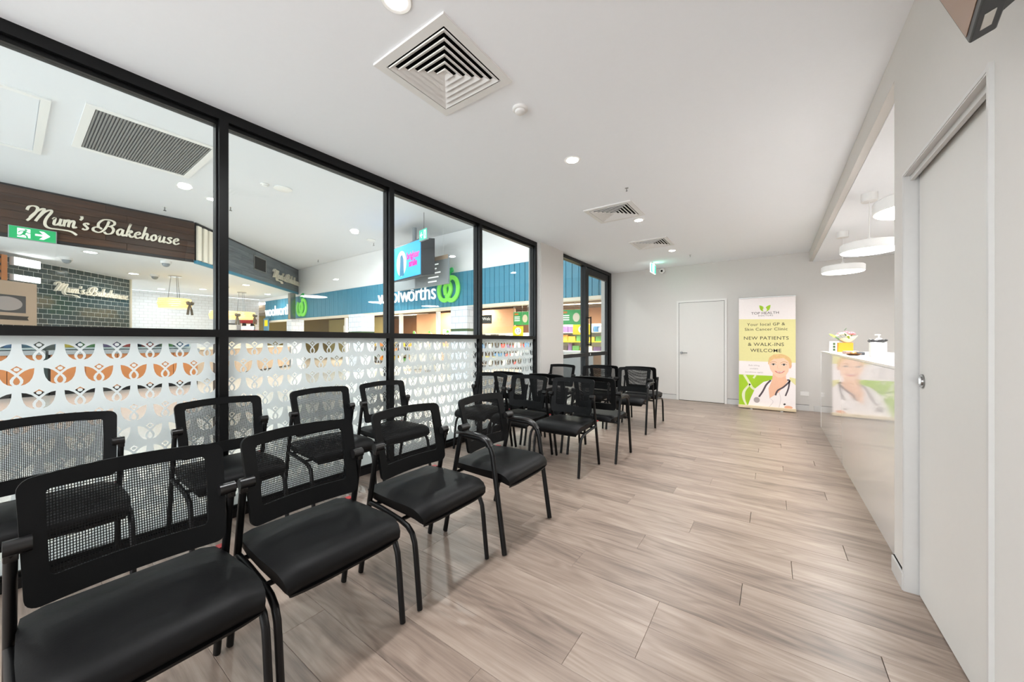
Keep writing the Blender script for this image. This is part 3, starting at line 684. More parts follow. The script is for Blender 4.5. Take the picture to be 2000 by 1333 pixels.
def chair_meshes():
    D = {}
    outer = rrect(-1, 1, 0, 1, .13, .09); inner = rrect(-.79, .79, .2, .875, .05, .05)
    b = B(); th = .009; rings = []
    for pts, off in ((outer, -th), (outer, th), (inner, th*.7), (inner, -th*.7)):
        rings.append([b.bm.verts.new(back_pt(u, v)+Vector((off, 0, off*.15))) for u, v in pts])
    n = len(outer)
    for a in range(4):
        A_, B_ = rings[a], rings[(a+1) % 4]
        for k in range(n): b.bm.faces.new((A_[k], A_[(k+1) % n], B_[(k+1) % n], B_[k]))
    D['back_frame'] = b.mesh('back_frame', True)
    b = B(); nu, nv = 14, 8
    g = [[b.bm.verts.new(back_pt(-.8+1.6*i/nu, .19+.695*j/nv)) for i in range(nu+1)] for j in range(nv+1)]
    for j in range(nv):
        for i in range(nu): b.bm.faces.new((g[j][i], g[j][i+1], g[j+1][i+1], g[j+1][i]))
    D['back_mesh'] = b.mesh('back_mesh', True)
    # seat: cross sections along x
    b = B(); rings = []
    st = [(-.212, .437, .425, .19), (-.206, .454, .415, .212), (-.19, .464, .41, .222), (-.1, .468, .408, .232), (.05, .468, .406, .238), (.14, .47, .404, .238), (.195, .466, .4, .236), (.23, .452, .39, .232), (.25, .43, .384, .226), (.252, .405, .384, .222), (.243, .39, .386, .215)]
    for x, zt, zb, hw_ in st:
        ring = []; N_ = 10
        for k in range(N_+1):
            t = -1+2*k/N_; e = max(0, abs(t)-.8)/.2
            ring.append(b.bm.verts.new((x-.012*abs(t)**4, t*hw_, zt-.014*e*e-.003*t*t)))
        for k in range(N_, -1, -1):
            t = -1+2*k/N_; ring.append(b.bm.verts.new((x-.012*abs(t)**4, t*hw_*.97, min(zb, zt-.02))))
        rings.append(ring)
    for a, c in zip(rings, rings[1:]):
        for k in range(len(a)): b.bm.faces.new((a[k], a[(k+1) % len(a)], c[(k+1) % len(a)], c[k]))
    b.bm.faces.new(rings[0][::-1]); b.bm.faces.new(rings[-1])
    D['seat'] = b.mesh('seat', True)
    for s, nm in ((1, 'l'), (-1, 'r')):
        y = .24*s
        D['rear_'+nm] = B().tube([(-.238, y, 0.006), (-.165, y, .36), (-.098, y, .675)], .0125, 12, (1.0, 1.25)).mesh('rear_leg', True)
        D['front_'+nm] = B().tube([(-.15, y, .398), (-.05, y, .392), (.1, y, .375), (.15, y, .362), (.182, y, .338), (.2, y, .3), (.208, y, .25), (.236, y, .006)], .0125, 12).mesh('front_leg', True)
        D['cap_'+nm] = B().tube([(-.098, .253*s, .69), (-.098, .205*s, .69)], .021, 16).rbox(-.112, -.084, .24*s-.013, .24*s+.013, .655, .69, .004).mesh('pivot_cap', True)
        ya = .268*s
        D['armleg_'+nm] = B().tube([(-.1, ya, .648), (.06, ya, .646), (.105, ya, .632), (.135, ya, .6), (.15, ya, .56), (.236, ya, .006)], .0135, 12, (1.0, 1.2)).mesh('front_leg', True)
        D['armpad_'+nm] = B().tube(smooth_path([(-.13, ya, .66), (-.04, ya, .668), (.05, ya, .665), (.11, ya, .645), (.14, ya, .61)], 4), .014, 12, (1.65, .75)).mesh('armrest', True)
        D['armrear_'+nm] = B().tube([(-.238, ya, 0.006), (-.165, ya, .36), (-.1, ya, .66)], .0125, 12, (1.0, 1.25)).mesh('rear_leg', True)
        D['armcap_'+nm] = B().tube([(-.098, .28*s, .69), (-.098, .205*s, .69)], .021, 16).mesh('pivot_cap', True)
    D['bars'] = B().tube([(.1, -.24, .378), (.1, .24, .378)], .01, 8).tube([(-.12, -.24, .392), (-.12, .24, .392)], .01, 8).box(-.13, .11, -.15, .15, .39, .404).mesh('seat_frame')
    D['bars_arm'] = B().tube([(.17, -.268, .4), (.17, .268, .4)], .01, 8).tube([(-.15, -.268, .4), (-.15, .268, .4)], .01, 8).box(-.15, .17, -.15, .15, .395, .406).mesh('seat_frame')
    D['feet'] = B().cyl((.237, .24), .016, 0, .012, 12).mesh('foot_cap')
    D['tag'] = B().rbox(-.205, -.17, .226, .25, .441, .447, .001).mesh('label_tag')
    mm = {'back_frame': 'chair_plastic', 'back_mesh': 'mesh', 'seat': 'chair_seat', 'tag': 'red'}
    for k, me in D.items(): me.materials.append(M[mm.get(k, 'chair_cap' if 'cap' in k or 'armpad' in k else 'chair_frame')])
    return D
CM = chair_meshes()
def make_chair(arms, tagged=True):
    t = empty('waiting_chair')
    link('seat', CM['seat'], None, t)
    bf = link('backrest', CM['back_frame'], None, t); link('mesh_panel', CM['back_mesh'], None, bf)
    link('seat_frame', CM['bars_arm' if arms else 'bars'], None, t)
    for nm in 'lr':
        link('rear_leg', CM[('armrear_' if arms else 'rear_')+nm], None, t); link('front_leg', CM[('armleg_' if arms else 'front_')+nm], None, t)
        link('pivot_cap', CM[('armcap_' if arms else 'cap_')+nm], None, t)
        if arms: link('armrest', CM['armpad_'+nm], None, t)
    if tagged: link('label_tag', CM['tag'], None, t)
    return t
proto = {}
def chair(x, y, rz, label, arms=False, tagged=True, group='black mesh waiting chairs'):
    k = (arms, tagged)
    if k not in proto: proto[k] = make_chair(arms, tagged); t = proto[k]
    else: t = copy_tree(proto[k])
    t.location = (x, y, 0); t.rotation_euler = (0, 0, R(rz)); tag(t, label, 'chair', group); return t
# row along the window
chair(-2.80, .13, 0, 'black mesh chair cut off by the left photo edge, against the frosted window')
chair(-2.80, .83, 1, 'black mesh chair against the frosted window, in front of the leftmost black mullion')
chair(-2.80, 1.48, 0, 'third black mesh chair from the left in the row against the frosted window')
chair(-2.80, 2.05, -1, 'fourth black mesh chair from the left against the window, before the second mullion')
# front row
chair(-1.535, .25, 1, 'nearest black mesh chair, large at the lower left corner of the photo')
chair(-1.545, .77, 0, 'second black armless chair from the left in the front row')
chair(-1.545, 1.345, 0, 'third black armless chair in front row, just before the armed chair')
chair(-1.49, 1.935, 1, 'black mesh chair with armrests at the far end of front row', arms=True)
# block of chairs back to back
chair(-2.715, 3.22, -90, 'armless chair facing the camera, closest to the window in the back-to-back block')
chair(-2.18, 3.22, -90, 'middle armless chair facing the camera in the back-to-back block')
chair(-1.645, 3.22, -90, 'armless chair facing the camera with red seat tag, on the aisle')
chair(-2.66, 3.785, 90, 'chair turned towards far wall, closest to the window in the back-to-back block', tagged=False)
chair(-2.12, 3.785, 90, 'middle chair turned towards the far wall in the back-to-back block', tagged=False)
chair(-1.535, 3.785, 90, 'armed chair turned towards far wall, on the aisle behind red-tagged chair', arms=True, tagged=False)
chair(-2.77, 5.115, -90, 'chair of the farthest block standing alone in front of white column', tagged=False)
chair(-2.17, 5.115, -90, 'middle chair facing the camera in farthest block, before the glass entrance', tagged=False)
chair(-1.61, 5.115, -90, 'armed chair facing the camera at the aisle end of farthest block', arms=True, tagged=False)
chair(-2.155, 5.64, 90, 'middle chair turned to the far wall in the farthest block', tagged=False)
chair(-1.595, 5.64, 90, 'armless chair turned to far wall at the aisle end of farthest block', tagged=False)

# ================================================================== the shopping mall beyond the glass
mf = B().box(-30, GX-.1, -12, 9.0, -.1, -.002).build('floor_mall', M['mall_floor']); tag(mf, kind='structure')
mc = B().box(-30, GX-.1, -12, 9.2, 4.99, 5.1).build('ceiling_mall', M['mall_ceiling']); tag(mc, kind='structure')
MZ = 4.99
def mall_light(loc, label, p=None, r=.11, group='round downlights in mall ceiling'):
    return downlight(loc, label, p or P_MALL, (1, .98, .95), r, group)
mall_light((-11.68, 2.55, MZ), 'round mall downlight behind the glass, left of the first mullion')
mall_light((-12.05, 3.19, MZ), 'round mall downlight just left of the first black mullion')
mall_light((-11.73, 7.05, MZ), 'round mall downlight seen through the second window pane', P_MALL*3)
for i, (x, y) in enumerate(((-6.5, -1.5), (-6.5, 2.5), (-6.0, 6.3), (-11.5, -2.0), (-9.5, -6), (-6, -8))):
    mall_light((x, y, MZ), 'round downlight in mall ceiling, hidden above the window head', P_MALL*(2.4 if y > 6 else 1), group='mall downlights above view')
gv = empty('return_air_grille', (-9.83, 1.6, MZ)); tag(gv, 'large grey slatted grille with white frame in the mall ceiling', 'air vent')
b = B(); b.box(-1.08, 1.08, -.86, -.75, -.02, 0).box(-1.08, 1.08, .75, .86, -.02, 0).box(-1.08, -.97, -.75, .75, -.02, 0).box(.97, 1.08, -.75, .75, -.02, 0).build('frame', M['white'], gv)
B().box(-.97, .97, -.75, .75, -.002, -.0005).build('backing', M['tv_case'], gv)
me = B().box(-.97, .97, -.011, .011, -.016, -.002).mesh('slat')
for k in range(38): link('slat', me, M['mesh_grille'], gv, (0, -.73+k*.0395, 0))
ap = empty('access_panel', (-10.5, -.3, MZ)); tag(ap, 'white square access hatch in mall ceiling at left edge', 'access panel')
a = 1.4; B().box(-a, a, -.72, -.62, -.03, 0).box(-a, a, .62, .72, -.03, 0).box(-a, -a+.1, -.62, .62, -.03, 0).box(a-.1, a, -.62, .62, -.03, 0).build('frame', M['white'], ap)
B().box(-a+.11, a-.11, -.61, .61, -.012, 0).build('panel', M['mall_ceiling'], ap)
for i, (x, y, lb) in enumerate(((-11.4, 2.44, 'tiny sprinkler on mall ceiling beside the grille'), (-13.8, 2.6, 'tiny sprinkler on mall ceiling above the bakery name'), (-12.3, 3.67, 'tiny sprinkler on mall ceiling right of the first mullion'), (-12.37, 8.2, 'tiny sprinkler on mall ceiling left of the blue screen'), (-17.0, 8.4, 'tiny sprinkler on mall ceiling near the white bulkhead'))):
    t = empty('sprinkler', (x, y, MZ)); tag(t, lb, 'sprinkler', 'sprinklers on mall ceiling')
    B().cyl((0, 0), .05, -.01, 0, 12).build('escutcheon', M['white'], t); B().tube([(0, 0, -.01), (0, 0, -.1)], .014, 6).cyl((0, 0), .035, -.11, -.1, 10).build('head', M['steel'], t)
for x, y, r, lb in ((-9.85, 3.61, .09, 'white smoke detector on mall ceiling in the second pane'), (-9.78, 3.98, .2, 'flat round white speaker in mall ceiling beside the smoke detector'), (-12.08, 7.9, .16, 'flat round speaker in mall ceiling near the blue screen')):
    t = empty('ceiling_disc', (x, y, MZ)); tag(t, lb, 'ceiling fitting')
    B().lathe([(r, 0), (r, -.02), (r*.9, -.03)], 24).build('rim', M['white'], t, True); B().lathe([(r*.6, -.03), (r*.55, -.05 if r < .1 else -.033), (.001, -.055 if r < .1 else -.034)], 20).build('cover', M['white'], t, True)

# ---- bakery: lettering in a drawn script
def script_lettering(name, parent, x0, z0, s, y0, y1, m, wd=.22, hs=1.0):
    """'Mum's Bakehouse' as separate letters, x-height s, drawn with a slanted broad pen"""
    G = {}
    G['M'] = (2.2, [[(-.5, 1.45), (-.35, 1.95), (.1, 2.15), (.5, 1.95), (.35, 1.2), (-.15, .25), (-.35, .0)], [(-.1, .5), (.5, 1.5), (1.05, 2.0), (1.15, 1.8), (.8, .9), (.5, .1)], [(.7, .6), (1.2, 1.5), (1.75, 1.95), (1.95, 1.75), (1.6, .9), (1.45, .2), (1.6, -.35), (2.1, -.6), (3.2, -.55), (4.3, -.6), (5.0, -1.0)]])
    G['u'] = (1.2, [[(0, .75), (.2, 1.0), (.2, .55), (.2, .1), (.5, .05), (.8, .5)], [(.85, 1.0), (.78, .3), (.9, .02), (1.2, .2)]])
    G['m'] = (1.6, [[(.05, 1.0), (.05, 0)], [(.05, .5), (.35, .98), (.55, .85), (.53, 0)], [(.53, .5), (.85, .98), (1.08, .85), (1.05, .2), (1.2, .02), (1.45, .2)]])
    G["'"] = (.4, [[(.2, 1.9), (.28, 1.6), (.1, 1.3)]])
    G['s'] = (1.0, [[(.75, .85), (.5, 1.02), (.22, .8), (.45, .55), (.68, .3), (.45, .0), (.08, .12)]])
    G['B'] = (2.0, [[(.9, 1.9), (.75, 1.2), (.45, .45), (-.1, -.05), (-.75, .1), (-.8, .5), (-.3, .75), (.2, .5)], [(-.25, .6), (-.3, 1.3), (.2, 1.95), (.9, 2.1), (1.5, 1.95), (1.6, 1.55), (1.2, 1.2), (.85, 1.1)], [(.85, 1.1), (1.35, 1.05), (1.6, .6), (1.35, .05), (.8, -.1), (.5, .15)]])
    G['a'] = (1.15, [[(.75, .85), (.4, 1.0), (.08, .5), (.3, .02), (.65, .35), (.78, .95)], [(.78, 1.0), (.75, .2), (.95, .03), (1.15, .25)]])
    G['k'] = (1.15, [[(.35, 1.9), (.5, 2.05), (.35, 1.5), (.12, 0)], [(.2, .5), (.6, 1.0), (.75, .8), (.3, .52)], [(.35, .5), (.65, .1), (.85, .02), (1.1, .2)]])
    G['e'] = (1.0, [[(.12, .5), (.5, .6), (.72, .8), (.5, 1.02), (.15, .7), (.15, .2), (.5, .0), (.95, .3)]])
    G['h'] = (1.2, [[(.42, 2.05), (.3, 1.4), (.08, 0)], [(.12, .4), (.5, .98), (.75, .85), (.7, .2), (.85, .02), (1.15, .2)]])
    G['o'] = (1.1, [[(.45, 1.0), (.1, .55), (.35, .0), (.8, .4), (.65, .95), (.4, 1.0)]])
    x = 0; root = empty(name, (0, 0, 0)); root.parent = parent; root.location = (x0, 0, z0)
    for c in "Mum's Bakehouse":
        if c == ' ': x += 1.15; continue
        adv, st = G[c]; b = B()
        for i_, p in enumerate(st): b.ribbon([((q[0]+.12*q[1]+x)*s*hs, q[1]*s) for q in p], wd*s*1.35, y0-.006*i_, y1, (.42, R(15)))
        b.build('letter', M[m], root); x += adv
    return root
# front fascia along the mall (faces the clinic)
bf = empty('bakery_fascia', (-14.78, 0, 0), R(90)); tag(bf, 'dark stained timber fascia of bakery with cream script lettering', 'shop fascia')
FZ0, FZ1 = 3.73, 4.985
nb = 6
for k in range(nb):
    z0 = FZ0+.06+(FZ1-FZ0-.1)*k/nb; z1 = FZ0+.06+(FZ1-FZ0-.1)*(k+1)/nb
    for x0, x1 in ((-9.0, -5.2+.7*(k % 3)), (-5.2+.7*(k % 3), -1.3+.6*((k*2) % 3)), (-1.3+.6*((k*2) % 3), 2.0-.4*(k % 2)), (2.0-.4*(k % 2), 3.48)):
        xc = (x0+x1)/2; B().rbox(x0-xc+.002, x1-xc-.002, 0, .03+.003*((k+int(x0)) % 2), z0-(z0+z1)/2+.002, z1-(z0+z1)/2-.002, .004, 1)
        b = B(); b.bm.free(); b = B().rbox(x0-xc+.002, x1-xc-.002, -.015, .015, -(z1-z0)/2+.002, (z1-z0)/2-.002, .004, 1)
        me = b.mesh('board'); me.transform(Matrix.Rotation(R(-90), 4, 'X')); o = link('board', me, M['fascia_wood'], bf, (xc, .015, (z0+z1)/2), (R(90), 0, 0))
B().box(-9, 3.38, .04, .12, FZ0, FZ1).box(-9, 3.45, -.01, .05, FZ0-.02, FZ0+.06).box(-9, 3.45, -.01, .05, FZ1-.045, FZ1).build('edge_trim', M['tv_black'], bf)
script_lettering('script_lettering', bf, .36, 4.17, .178, -.06, -.02, 'cream', hs=.84)
el = empty('exit_sign', (-14.68, .4, 3.685), R(90)); el.scale = (1, 1, .9); tag(el, 'green running-man exit sign with white right arrow on bakery fascia', 'exit sign')
B().rbox(-.36, .36, -.02, .05, 0, .34, .006).build('housing', M['grey_sign'], el)
B().box(-.345, .345, -.024, -.02, .012, .328).build('face', M['exit_green'], el)
B().box(-.23, -.04, -.0265, -.024, .05, .29).build('doorway', M['exit_white'], el)
B().plate([(.03, .145), (.15, .145), (.09, .06), (.16, .06), (.26, .17), (.16, .28), (.09, .28), (.15, .195), (.03, .195)], -.0265, -.024).build('arrow', M['exit_white'], el)
b = B(); b.plate(ellp := [(-.105+.022*math.cos(2*math.pi*k/14), .255+.022*math.sin(2*math.pi*k/14)) for k in range(14)], -.0285, -.0265)
b.ribbon([(-.115, .23), (-.13, .17), (-.15, .13)], .045, -.0285, -.0265); b.ribbon([(-.15, .14), (-.1, .11), (-.085, .05)], .025, -.0285, -.0265)
b.ribbon([(-.15, .14), (-.19, .1), (-.25, .1)], .025, -.0285, -.0265); b.ribbon([(-.12, .225), (-.18, .215), (-.215, .17)], .018, -.0285, -.0265); b.ribbon([(-.115, .225), (-.07, .18), (-.03, .19)], .018, -.0285, -.0265)
b.build('running_man', M['exit_green'], el)
# diagonal fascia
dg = empty('bakery_side_fascia', (-14.78, 3.48, 0), R(135)); tag(dg, 'timber fascia of bakery, painted grey like reflected light, turning diagonally away with small lettering', 'shop fascia')
DL = 8.2
for k in range(nb):
    z0 = FZ0+.06+(FZ1-FZ0-.1)*k/nb; z1 = FZ0+.06+(FZ1-FZ0-.1)*(k+1)/nb
    for x0, x1 in ((.88, 2.6+.5*(k % 3)), (2.6+.5*(k % 3), 5.4+.4*((k*2) % 3)), (5.4+.4*((k*2) % 3), DL)):
        xc = (x0+x1)/2; me = B().rbox(x0-xc+.002, x1-xc-.002, -(z1-z0)/2+.002, (z1-z0)/2-.002, -.015, .015, .004, 1).mesh('board')
        link('board', me, M['fascia_wood_reflect'], dg, (xc, .015, (z0+z1)/2), (R(90), 0, 0))
B().box(.1, DL, .04, .12, FZ0, FZ1).box(.06, DL+.02, -.01, .05, FZ1-.045, FZ1).build('backing', M['tv_black'], dg)
B().box(.06, DL+.02, -.02, .06, FZ0-.04, FZ0+.06).build('edge_trim', M['teal'], dg)
for x0 in (.12, .4, .66): B().rbox(x0, x0+.17, -.03, .04, FZ0+.08, FZ1-.08, .01).build('cream_rib', M['cream_lit'], dg)
B().box(3.45, 4.45, -.012, 0, 4.16, 4.78).build('speaker_frame', M['steel'], dg); B().box(3.52, 4.38, -.018, -.012, 4.22, 4.72).build('speaker_grille', M['dark_void'], dg)
script_lettering('script_lettering', dg, 5.0, 4.12, .172, -.12, -.04, 'cream', hs=.93)
post = B().rbox(-.13, .13, -.13, .13, 0, FZ0-.04, .01).build('bakery_post', M['steel'], None, False, (-20.1, 8.6, 0)); tag(post, 'grey steel post under the end of bakery side fascia', 'post')
# bakery interior
bc = bmesh.new(); pts = [(-14.9, -9), (-14.9, 3.5), (-20.35, 8.97), (-25.4, 8.97), (-25.4, -9)]
va = [bc.verts.new((x, y, FZ0+.02)) for x, y in pts]; vb = [bc.verts.new((x, y, FZ0+.1)) for x, y in pts]
bc.faces.new(va[::-1]); bc.faces.new(vb)
for k in range(5): bc.faces.new((va[k], va[(k+1) % 5], vb[(k+1) % 5], vb[k]))
me = bpy.data.meshes.new('ceiling_bakery'); bc.to_mesh(me); bc.free(); o = link('ceiling_bakery', me, M['ceiling']); tag(o, kind='structure')
o = B().box(-25.5, -25.3, -9, 8.97, 0, FZ0).build('wall_bakery_back', M['white_tile']); tag(o, kind='structure')
# dark green tiled wall, 45 degrees; local x runs along the wall
tw = empty('wall_bakery_green', (-18.0, -.18, 0), R(135)); tag(tw, kind='structure')
B().box(-2.2, 4.4, .012, .15, 0, FZ0).build('grout', M['grout'], tw)
TWD, THT = .262, .16
tile_me = B().rbox(-TWD/2+.009, TWD/2-.009, 0, .016, -THT/2+.008, THT/2-.008, .006, 1).mesh('tile'); tile_me.materials.append(M['tile_green'])
half_me = B().rbox(-TWD/4+.009, TWD/4-.009, 0, .016, -THT/2+.008, THT/2-.008, .006, 1).mesh('tile'); half_me.materials.append(M['tile_green'])
for r in range(14):
    z = FZ0-.02-THT*(r+.5)
    if r % 2 == 0:
        for c in range(19): link('tile', tile_me, None, tw, (4.4-TWD*(c+.5), 0, z))
    else:
        link('tile', half_me, None, tw, (4.4-TWD*.25, 0, z))
        for c in range(18): link('tile', tile_me, None, tw, (4.4-TWD*(c+1.0), 0, z))
B().box(-2.2, 4.4, 0, .012, 0, FZ0-.02-THT*14).build('lower_tiles', M['tile_green'], tw)
ws = empty('wall_sign', (-18.0, -.18, 0), R(135)); tag(ws, 'cream script bakery name mounted on dark green tiles', 'sign')
script_lettering('script_lettering', ws, 1.58, 2.88, .14, -.1, -.03, 'cream_lit', hs=1.03)
tp = B().box(-.03, .03, -.04, .02, 0, FZ0).build('tile_edge_trim', M['cream'], tw, False, (4.43, 0, 0))
# menu board and shelving at the left of the tiles
mb = empty('menu_board', (-17.75, .2, 1.7), R(135)); tag(mb, 'beige menu board with grey round pie picture, far left', 'sign')
B().rbox(-.75, .52, 0, .05, 0, 1.25, .01).build('board', M['tan'], mb)
B().box(-.72, .22, -.006, 0, .35, .85).build('picture', M['tv_case'], mb)
B().plate([(-.25+.38*math.cos(2*math.pi*k/28), .6+.2*math.sin(2*math.pi*k/28)) for k in range(28)], -.01, -.006).build('pie', M['print_grey'], mb)
B().plate([(-.7, .14), (.3, .14), (.26, .2), (.3, .26), (-.7, .26)], -.006, 0).build('ribbon', M['print_black'], mb)
for i, (x, z, lb) in enumerate(((-17.6, 3.42, 'upper white glowing panel light left of the bakery tiles'), (-17.6, 2.98, 'lower white glowing panel light left of the bakery tiles'))):
    t = empty('panel_light', (x-.35, .35, z), R(135)); tag(t, lb, 'light', 'panel lights at bakery')
    B().rbox(-.34, .34, -.06, .06, 0, .24-.06*i, .01).build('case', M['white'], t); B().box(-.33, .33, -.066, -.06, .01, .23-.06*i).build('diffuser', M['lamp_emit_soft'], t)
sh = empty('bakery_shelves', (-17.2, -.55, 2.95), R(135)); tag(sh, 'dark wall shelves with orange timber uprights at far left of bakery', 'shelf')
for x in (-.55, .62): B().rbox(x-.07, x+.07, -.15, .15, -.0, .72, .01).build('upright', M['timber_counter'], sh)
for z in (.0, .2, .4, .6): B().rbox(-.48, .55, -.14, .14, z, z+.07, .005).build('shelf_board', M['dark_void'], sh)
# chandeliers
def chandelier(loc, zb, label, r=.5):
    t = empty('chandelier', (loc[0], loc[1], FZ0+.02)); tag(t, label, 'chandelier', 'crystal ring chandeliers in bakery')
    z = zb-FZ0-.02
    B().cyl((0, 0), .2, -.04, 0, 24).build('canopy', M['chrome'], t)
    for k in range(3):
        a = 2*math.pi*k/3+.5; B().tube([(.12*math.cos(a), .12*math.sin(a), -.04), (.2*math.cos(a), .2*math.sin(a), z+.38)], .008, 6).build('wire', M['steel'], t)
    for k in range(5): B().lathe([(r*(1-.03*abs(k-2)), z+.075*k), (r*1.03*(1-.03*abs(k-2)), z+.035+.075*k), (r*(1-.03*abs(k-2)), z+.07+.075*k), (r*.93, z+.035+.075*k)], 28).build('crystal_row', M['crystal'], t)
    bw = B()
    for s in (-1, 1):
        bw.ball((r*.72+s*.07, r*.72-s*.07, z+.2), .09, 1, 1, .9, 1); bw.tube([(r*.72, r*.72, z+.2), (r*.72+s*.06, r*.72-s*.06, z-.05), (r*.72+s*.09, r*.72-s*.09, z-.25)], .04, 6)
    bw.build('bow', M['bow'], t)
    lamp('chandelier_lamp', 'POINT', 40, t, (0, 0, z+.2), .2, (1, .8, .55))
chandelier((-18.77, 3.83), 2.5, 'crystal ring chandelier with bow, left of the first mullion')
chandelier((-20.6, 5.9), 2.25, 'crystal ring chandelier half hidden behind the first mullion', .55)
chandelier((-22.2, 7.1), 2.35, 'farthest crystal ring chandelier with bow, right of first mullion', .6)
for i, (x, y, lb) in enumerate(((-15.69, 1.41, 'bakery downlight just under front fascia'), (-19.4, 2.8, 'bakery downlight above the corner of green tiles'), (-24, 4.4, 'bakery downlight before the white tiled wall'), (-19.2, 6.3, 'bakery downlight below the diagonal fascia'), (-22.5, 5.6, 'bakery downlight near the chandeliers'), (-22.0, 8.2, 'bakery downlight near the grey post'), (-17.5, -4, 'bakery downlight beyond the left picture edge'))):
    downlight((x, y, FZ0+.02), lb, P_BAK*(.3 if i == 0 else 1), (1, .97, .95), .13, 'downlights in bakery ceiling')
for x, y, lb in ((-17.25, 1.08, 'small dome camera on bakery ceiling above the wall sign'), (-18.97, 3.3, 'dome camera on bakery ceiling beside the chandelier'), (-15.5, 2.95, 'round detector on the bakery ceiling below fascia corner')):
    t = empty('dome_camera', (x, y, FZ0+.02)); tag(t, lb, 'camera'); B().cyl((0, 0), .13, -.08, 0, 20).build('base', M['white'], t); B().ball((0, 0, -.09), .1).build('dome', M['grey_sign'], t, True)
# bakery counters in front
for y0, y1, lb, h in ((-8.8, -3.4, 'timber bakery counter beyond the left edge', 1.02), (-3.3, .5, 'timber bakery counter at left, seen through cut-outs', 1.02), (.6, 3.2, 'timber bakery counter under the front fascia', 1.02)):
    t = empty('bakery_counter', (-13.6, (y0+y1)/2, 0)); tag(t, lb, 'counter', 'timber counters of bakery'); l = (y1-y0)/2
    n = int((y1-y0)/.45)
    me = B().rbox(0, .03, -l/n+.004, l/n-.004, .1, .92, .004, 1).mesh('front_board')
    for k in range(n): link('front_board', me, M['timber_counter'], t, (.27, -l+2*l*(k+.5)/n, 0))
    B().box(-.5, .27, -l, l, .0, .92).build('carcass', M['dark_void'], t); B().rbox(-.55, .36, -l-.03, l+.03, .92, h, .01).build('worktop', M['grey_top'], t)
    ca = B(); ca.box(-.35, .25, -l+.1, l-.1, h+.02, h+.06).box(-.35, .25, -l+.1, l-.1, h+.22, h+.25).build('case_shelf', M['white'], t)
    B().box(-.38, -.36, -l+.1, l-.1, h, h+.42).build('case_back', M['fridge_blue'], t)
    B().box(.27, .28, -l+.1, l-.1, h, h+.42).build('case_glass', M['glass'], t)
    rr = random.Random(int(y0*10)+50)
    for k in range(int((y1-y0)/.35)): 
        cn, cm_ = rr.choice(PROD)
        o = B().rbox(-.13, .13, -.12, .12, 0, rr.uniform(.07, .14), .02).build('cake_box', cm_, None, False, (-13.65, (y0+y1)/2-l+.25+k*.35, h+.0601)); tag(o, '%s %s box from left in the %s' % (('first', 'second', 'third', 'fourth', 'fifth', 'sixth', 'seventh', 'eighth', 'ninth', 'tenth', 'eleventh', 'twelfth', 'thirteenth', 'fourteenth', 'fifteenth', 'sixteenth')[k], cn, lb.split(',')[0]), 'box', 'boxes in the '+lb.split(',')[0])
t = empty('diagonal_counter', (-17.4, 5.8, 0), R(135)); tag(t, 'pale timber counter below the diagonal fascia', 'counter')
me = B().rbox(-.2, .2, -.3, -.27, .05, .95, .004, 1).mesh('front_board')
for k in range(16): link('front_board', me, M['tan'], t, (-3.3+k*.41, 0, 0))
B().box(-3.5, 3.05, -.27, .3, 0, .95).build('carcass', M['dark_void'], t); B().rbox(-3.55, 3.1, -.36, .33, .95, 1.02, .01).build('worktop', M['cream'], t)
# display at the end of the bakery: red machine, blue poster
cm = empty('coffee_machine', (-24.6, 8.2, 1.75)); tag(cm, 'red and silver coffee machine by the bakery white wall', 'coffee machine')
B().rbox(-.3, .3, -.4, .4, 0, .12, .02).rbox(-.3, .1, -.4, .4, .5, .75, .04).build('body', M['red'], cm); B().rbox(-.25, -.05, -.35, .35, .1, .52, .02).build('back_panel', M['chrome'], cm)
for s in (-.2, .2): B().tube([(.05, s, .5), (.05, s, .35)], .06, 10).tube([(.05, s, .4), (.25, s, .38)], .025, 8).build('group_head', M['black_frame'], cm)
B().tube([(-.1, .1, .75), (-.1, .1, .95), (.1, .1, 1.0)], .03, 8).build('hopper', M['red'], cm)
cs = B().rbox(-.5, .5, -1.1, .7, 0, 1.75, .02).build('back_counter', M['cream'], None, False, (-24.6, 8.1, 0)); tag(cs, 'cream back counter carrying the coffee machine', 'counter')
bp_ = empty('poster', (-23.9, 8.84, 1.75)); tag(bp_, 'blue and yellow poster at the right end of bakery', 'poster')
B().box(-.35, .35, -.01, .01, 0, .8).build('sheet', M['fridge_blue'], bp_); B().box(-.22, .22, -.014, -.01, .35, .7).build('yellow_patch', M['yellow_sign'], bp_)
xb = empty('christmas_bag', (-24.5, 7.35, 1.75)); tag(xb, 'small white container beside the coffee machine', 'container')
B().rbox(-.15, .15, -.2, .2, 0, .4, .03).build('body', M['white'], xb); B().rbox(-.16, .16, -.21, .21, .4, .46, .02).build('lid', M['tv_case'], xb)

# ---- supermarket front
WY = 9.0
sf = empty('supermarket_fascia', (0, WY, 0)); tag(sf, 'teal vertical-board supermarket fascia with black shadow joints', 'shop fascia')
SF0, SF1 = 2.42, 3.58
nbd = 110; x0, x1 = -24.4, -3.26; bwid = (x1-x0)/nbd
me = B().rbox(-bwid/2+.006, bwid/2-.006, 0, .03, SF0, SF1, .006, 1).mesh('board'); me.materials.append(M['teal'])
for k in range(nbd): link('board', me, None, sf, (x0+bwid*(k+.5), -.03 if k % 2 else -.026, 0))
B().box(x0, x1, 0.004, .2, SF0, SF1).build('backing', M['teal'], sf)
B().box(x0, x1, -.05, .2, SF0-.1, SF0-.002).build('lower_edge', M['cream'], sf)
wbk = B().box(-25.4, -3.26, WY, WY+.2, SF1+.002, 4.985).build('wall_supermarket_bulkhead', M['bulkhead']); tag(wbk, kind='structure')
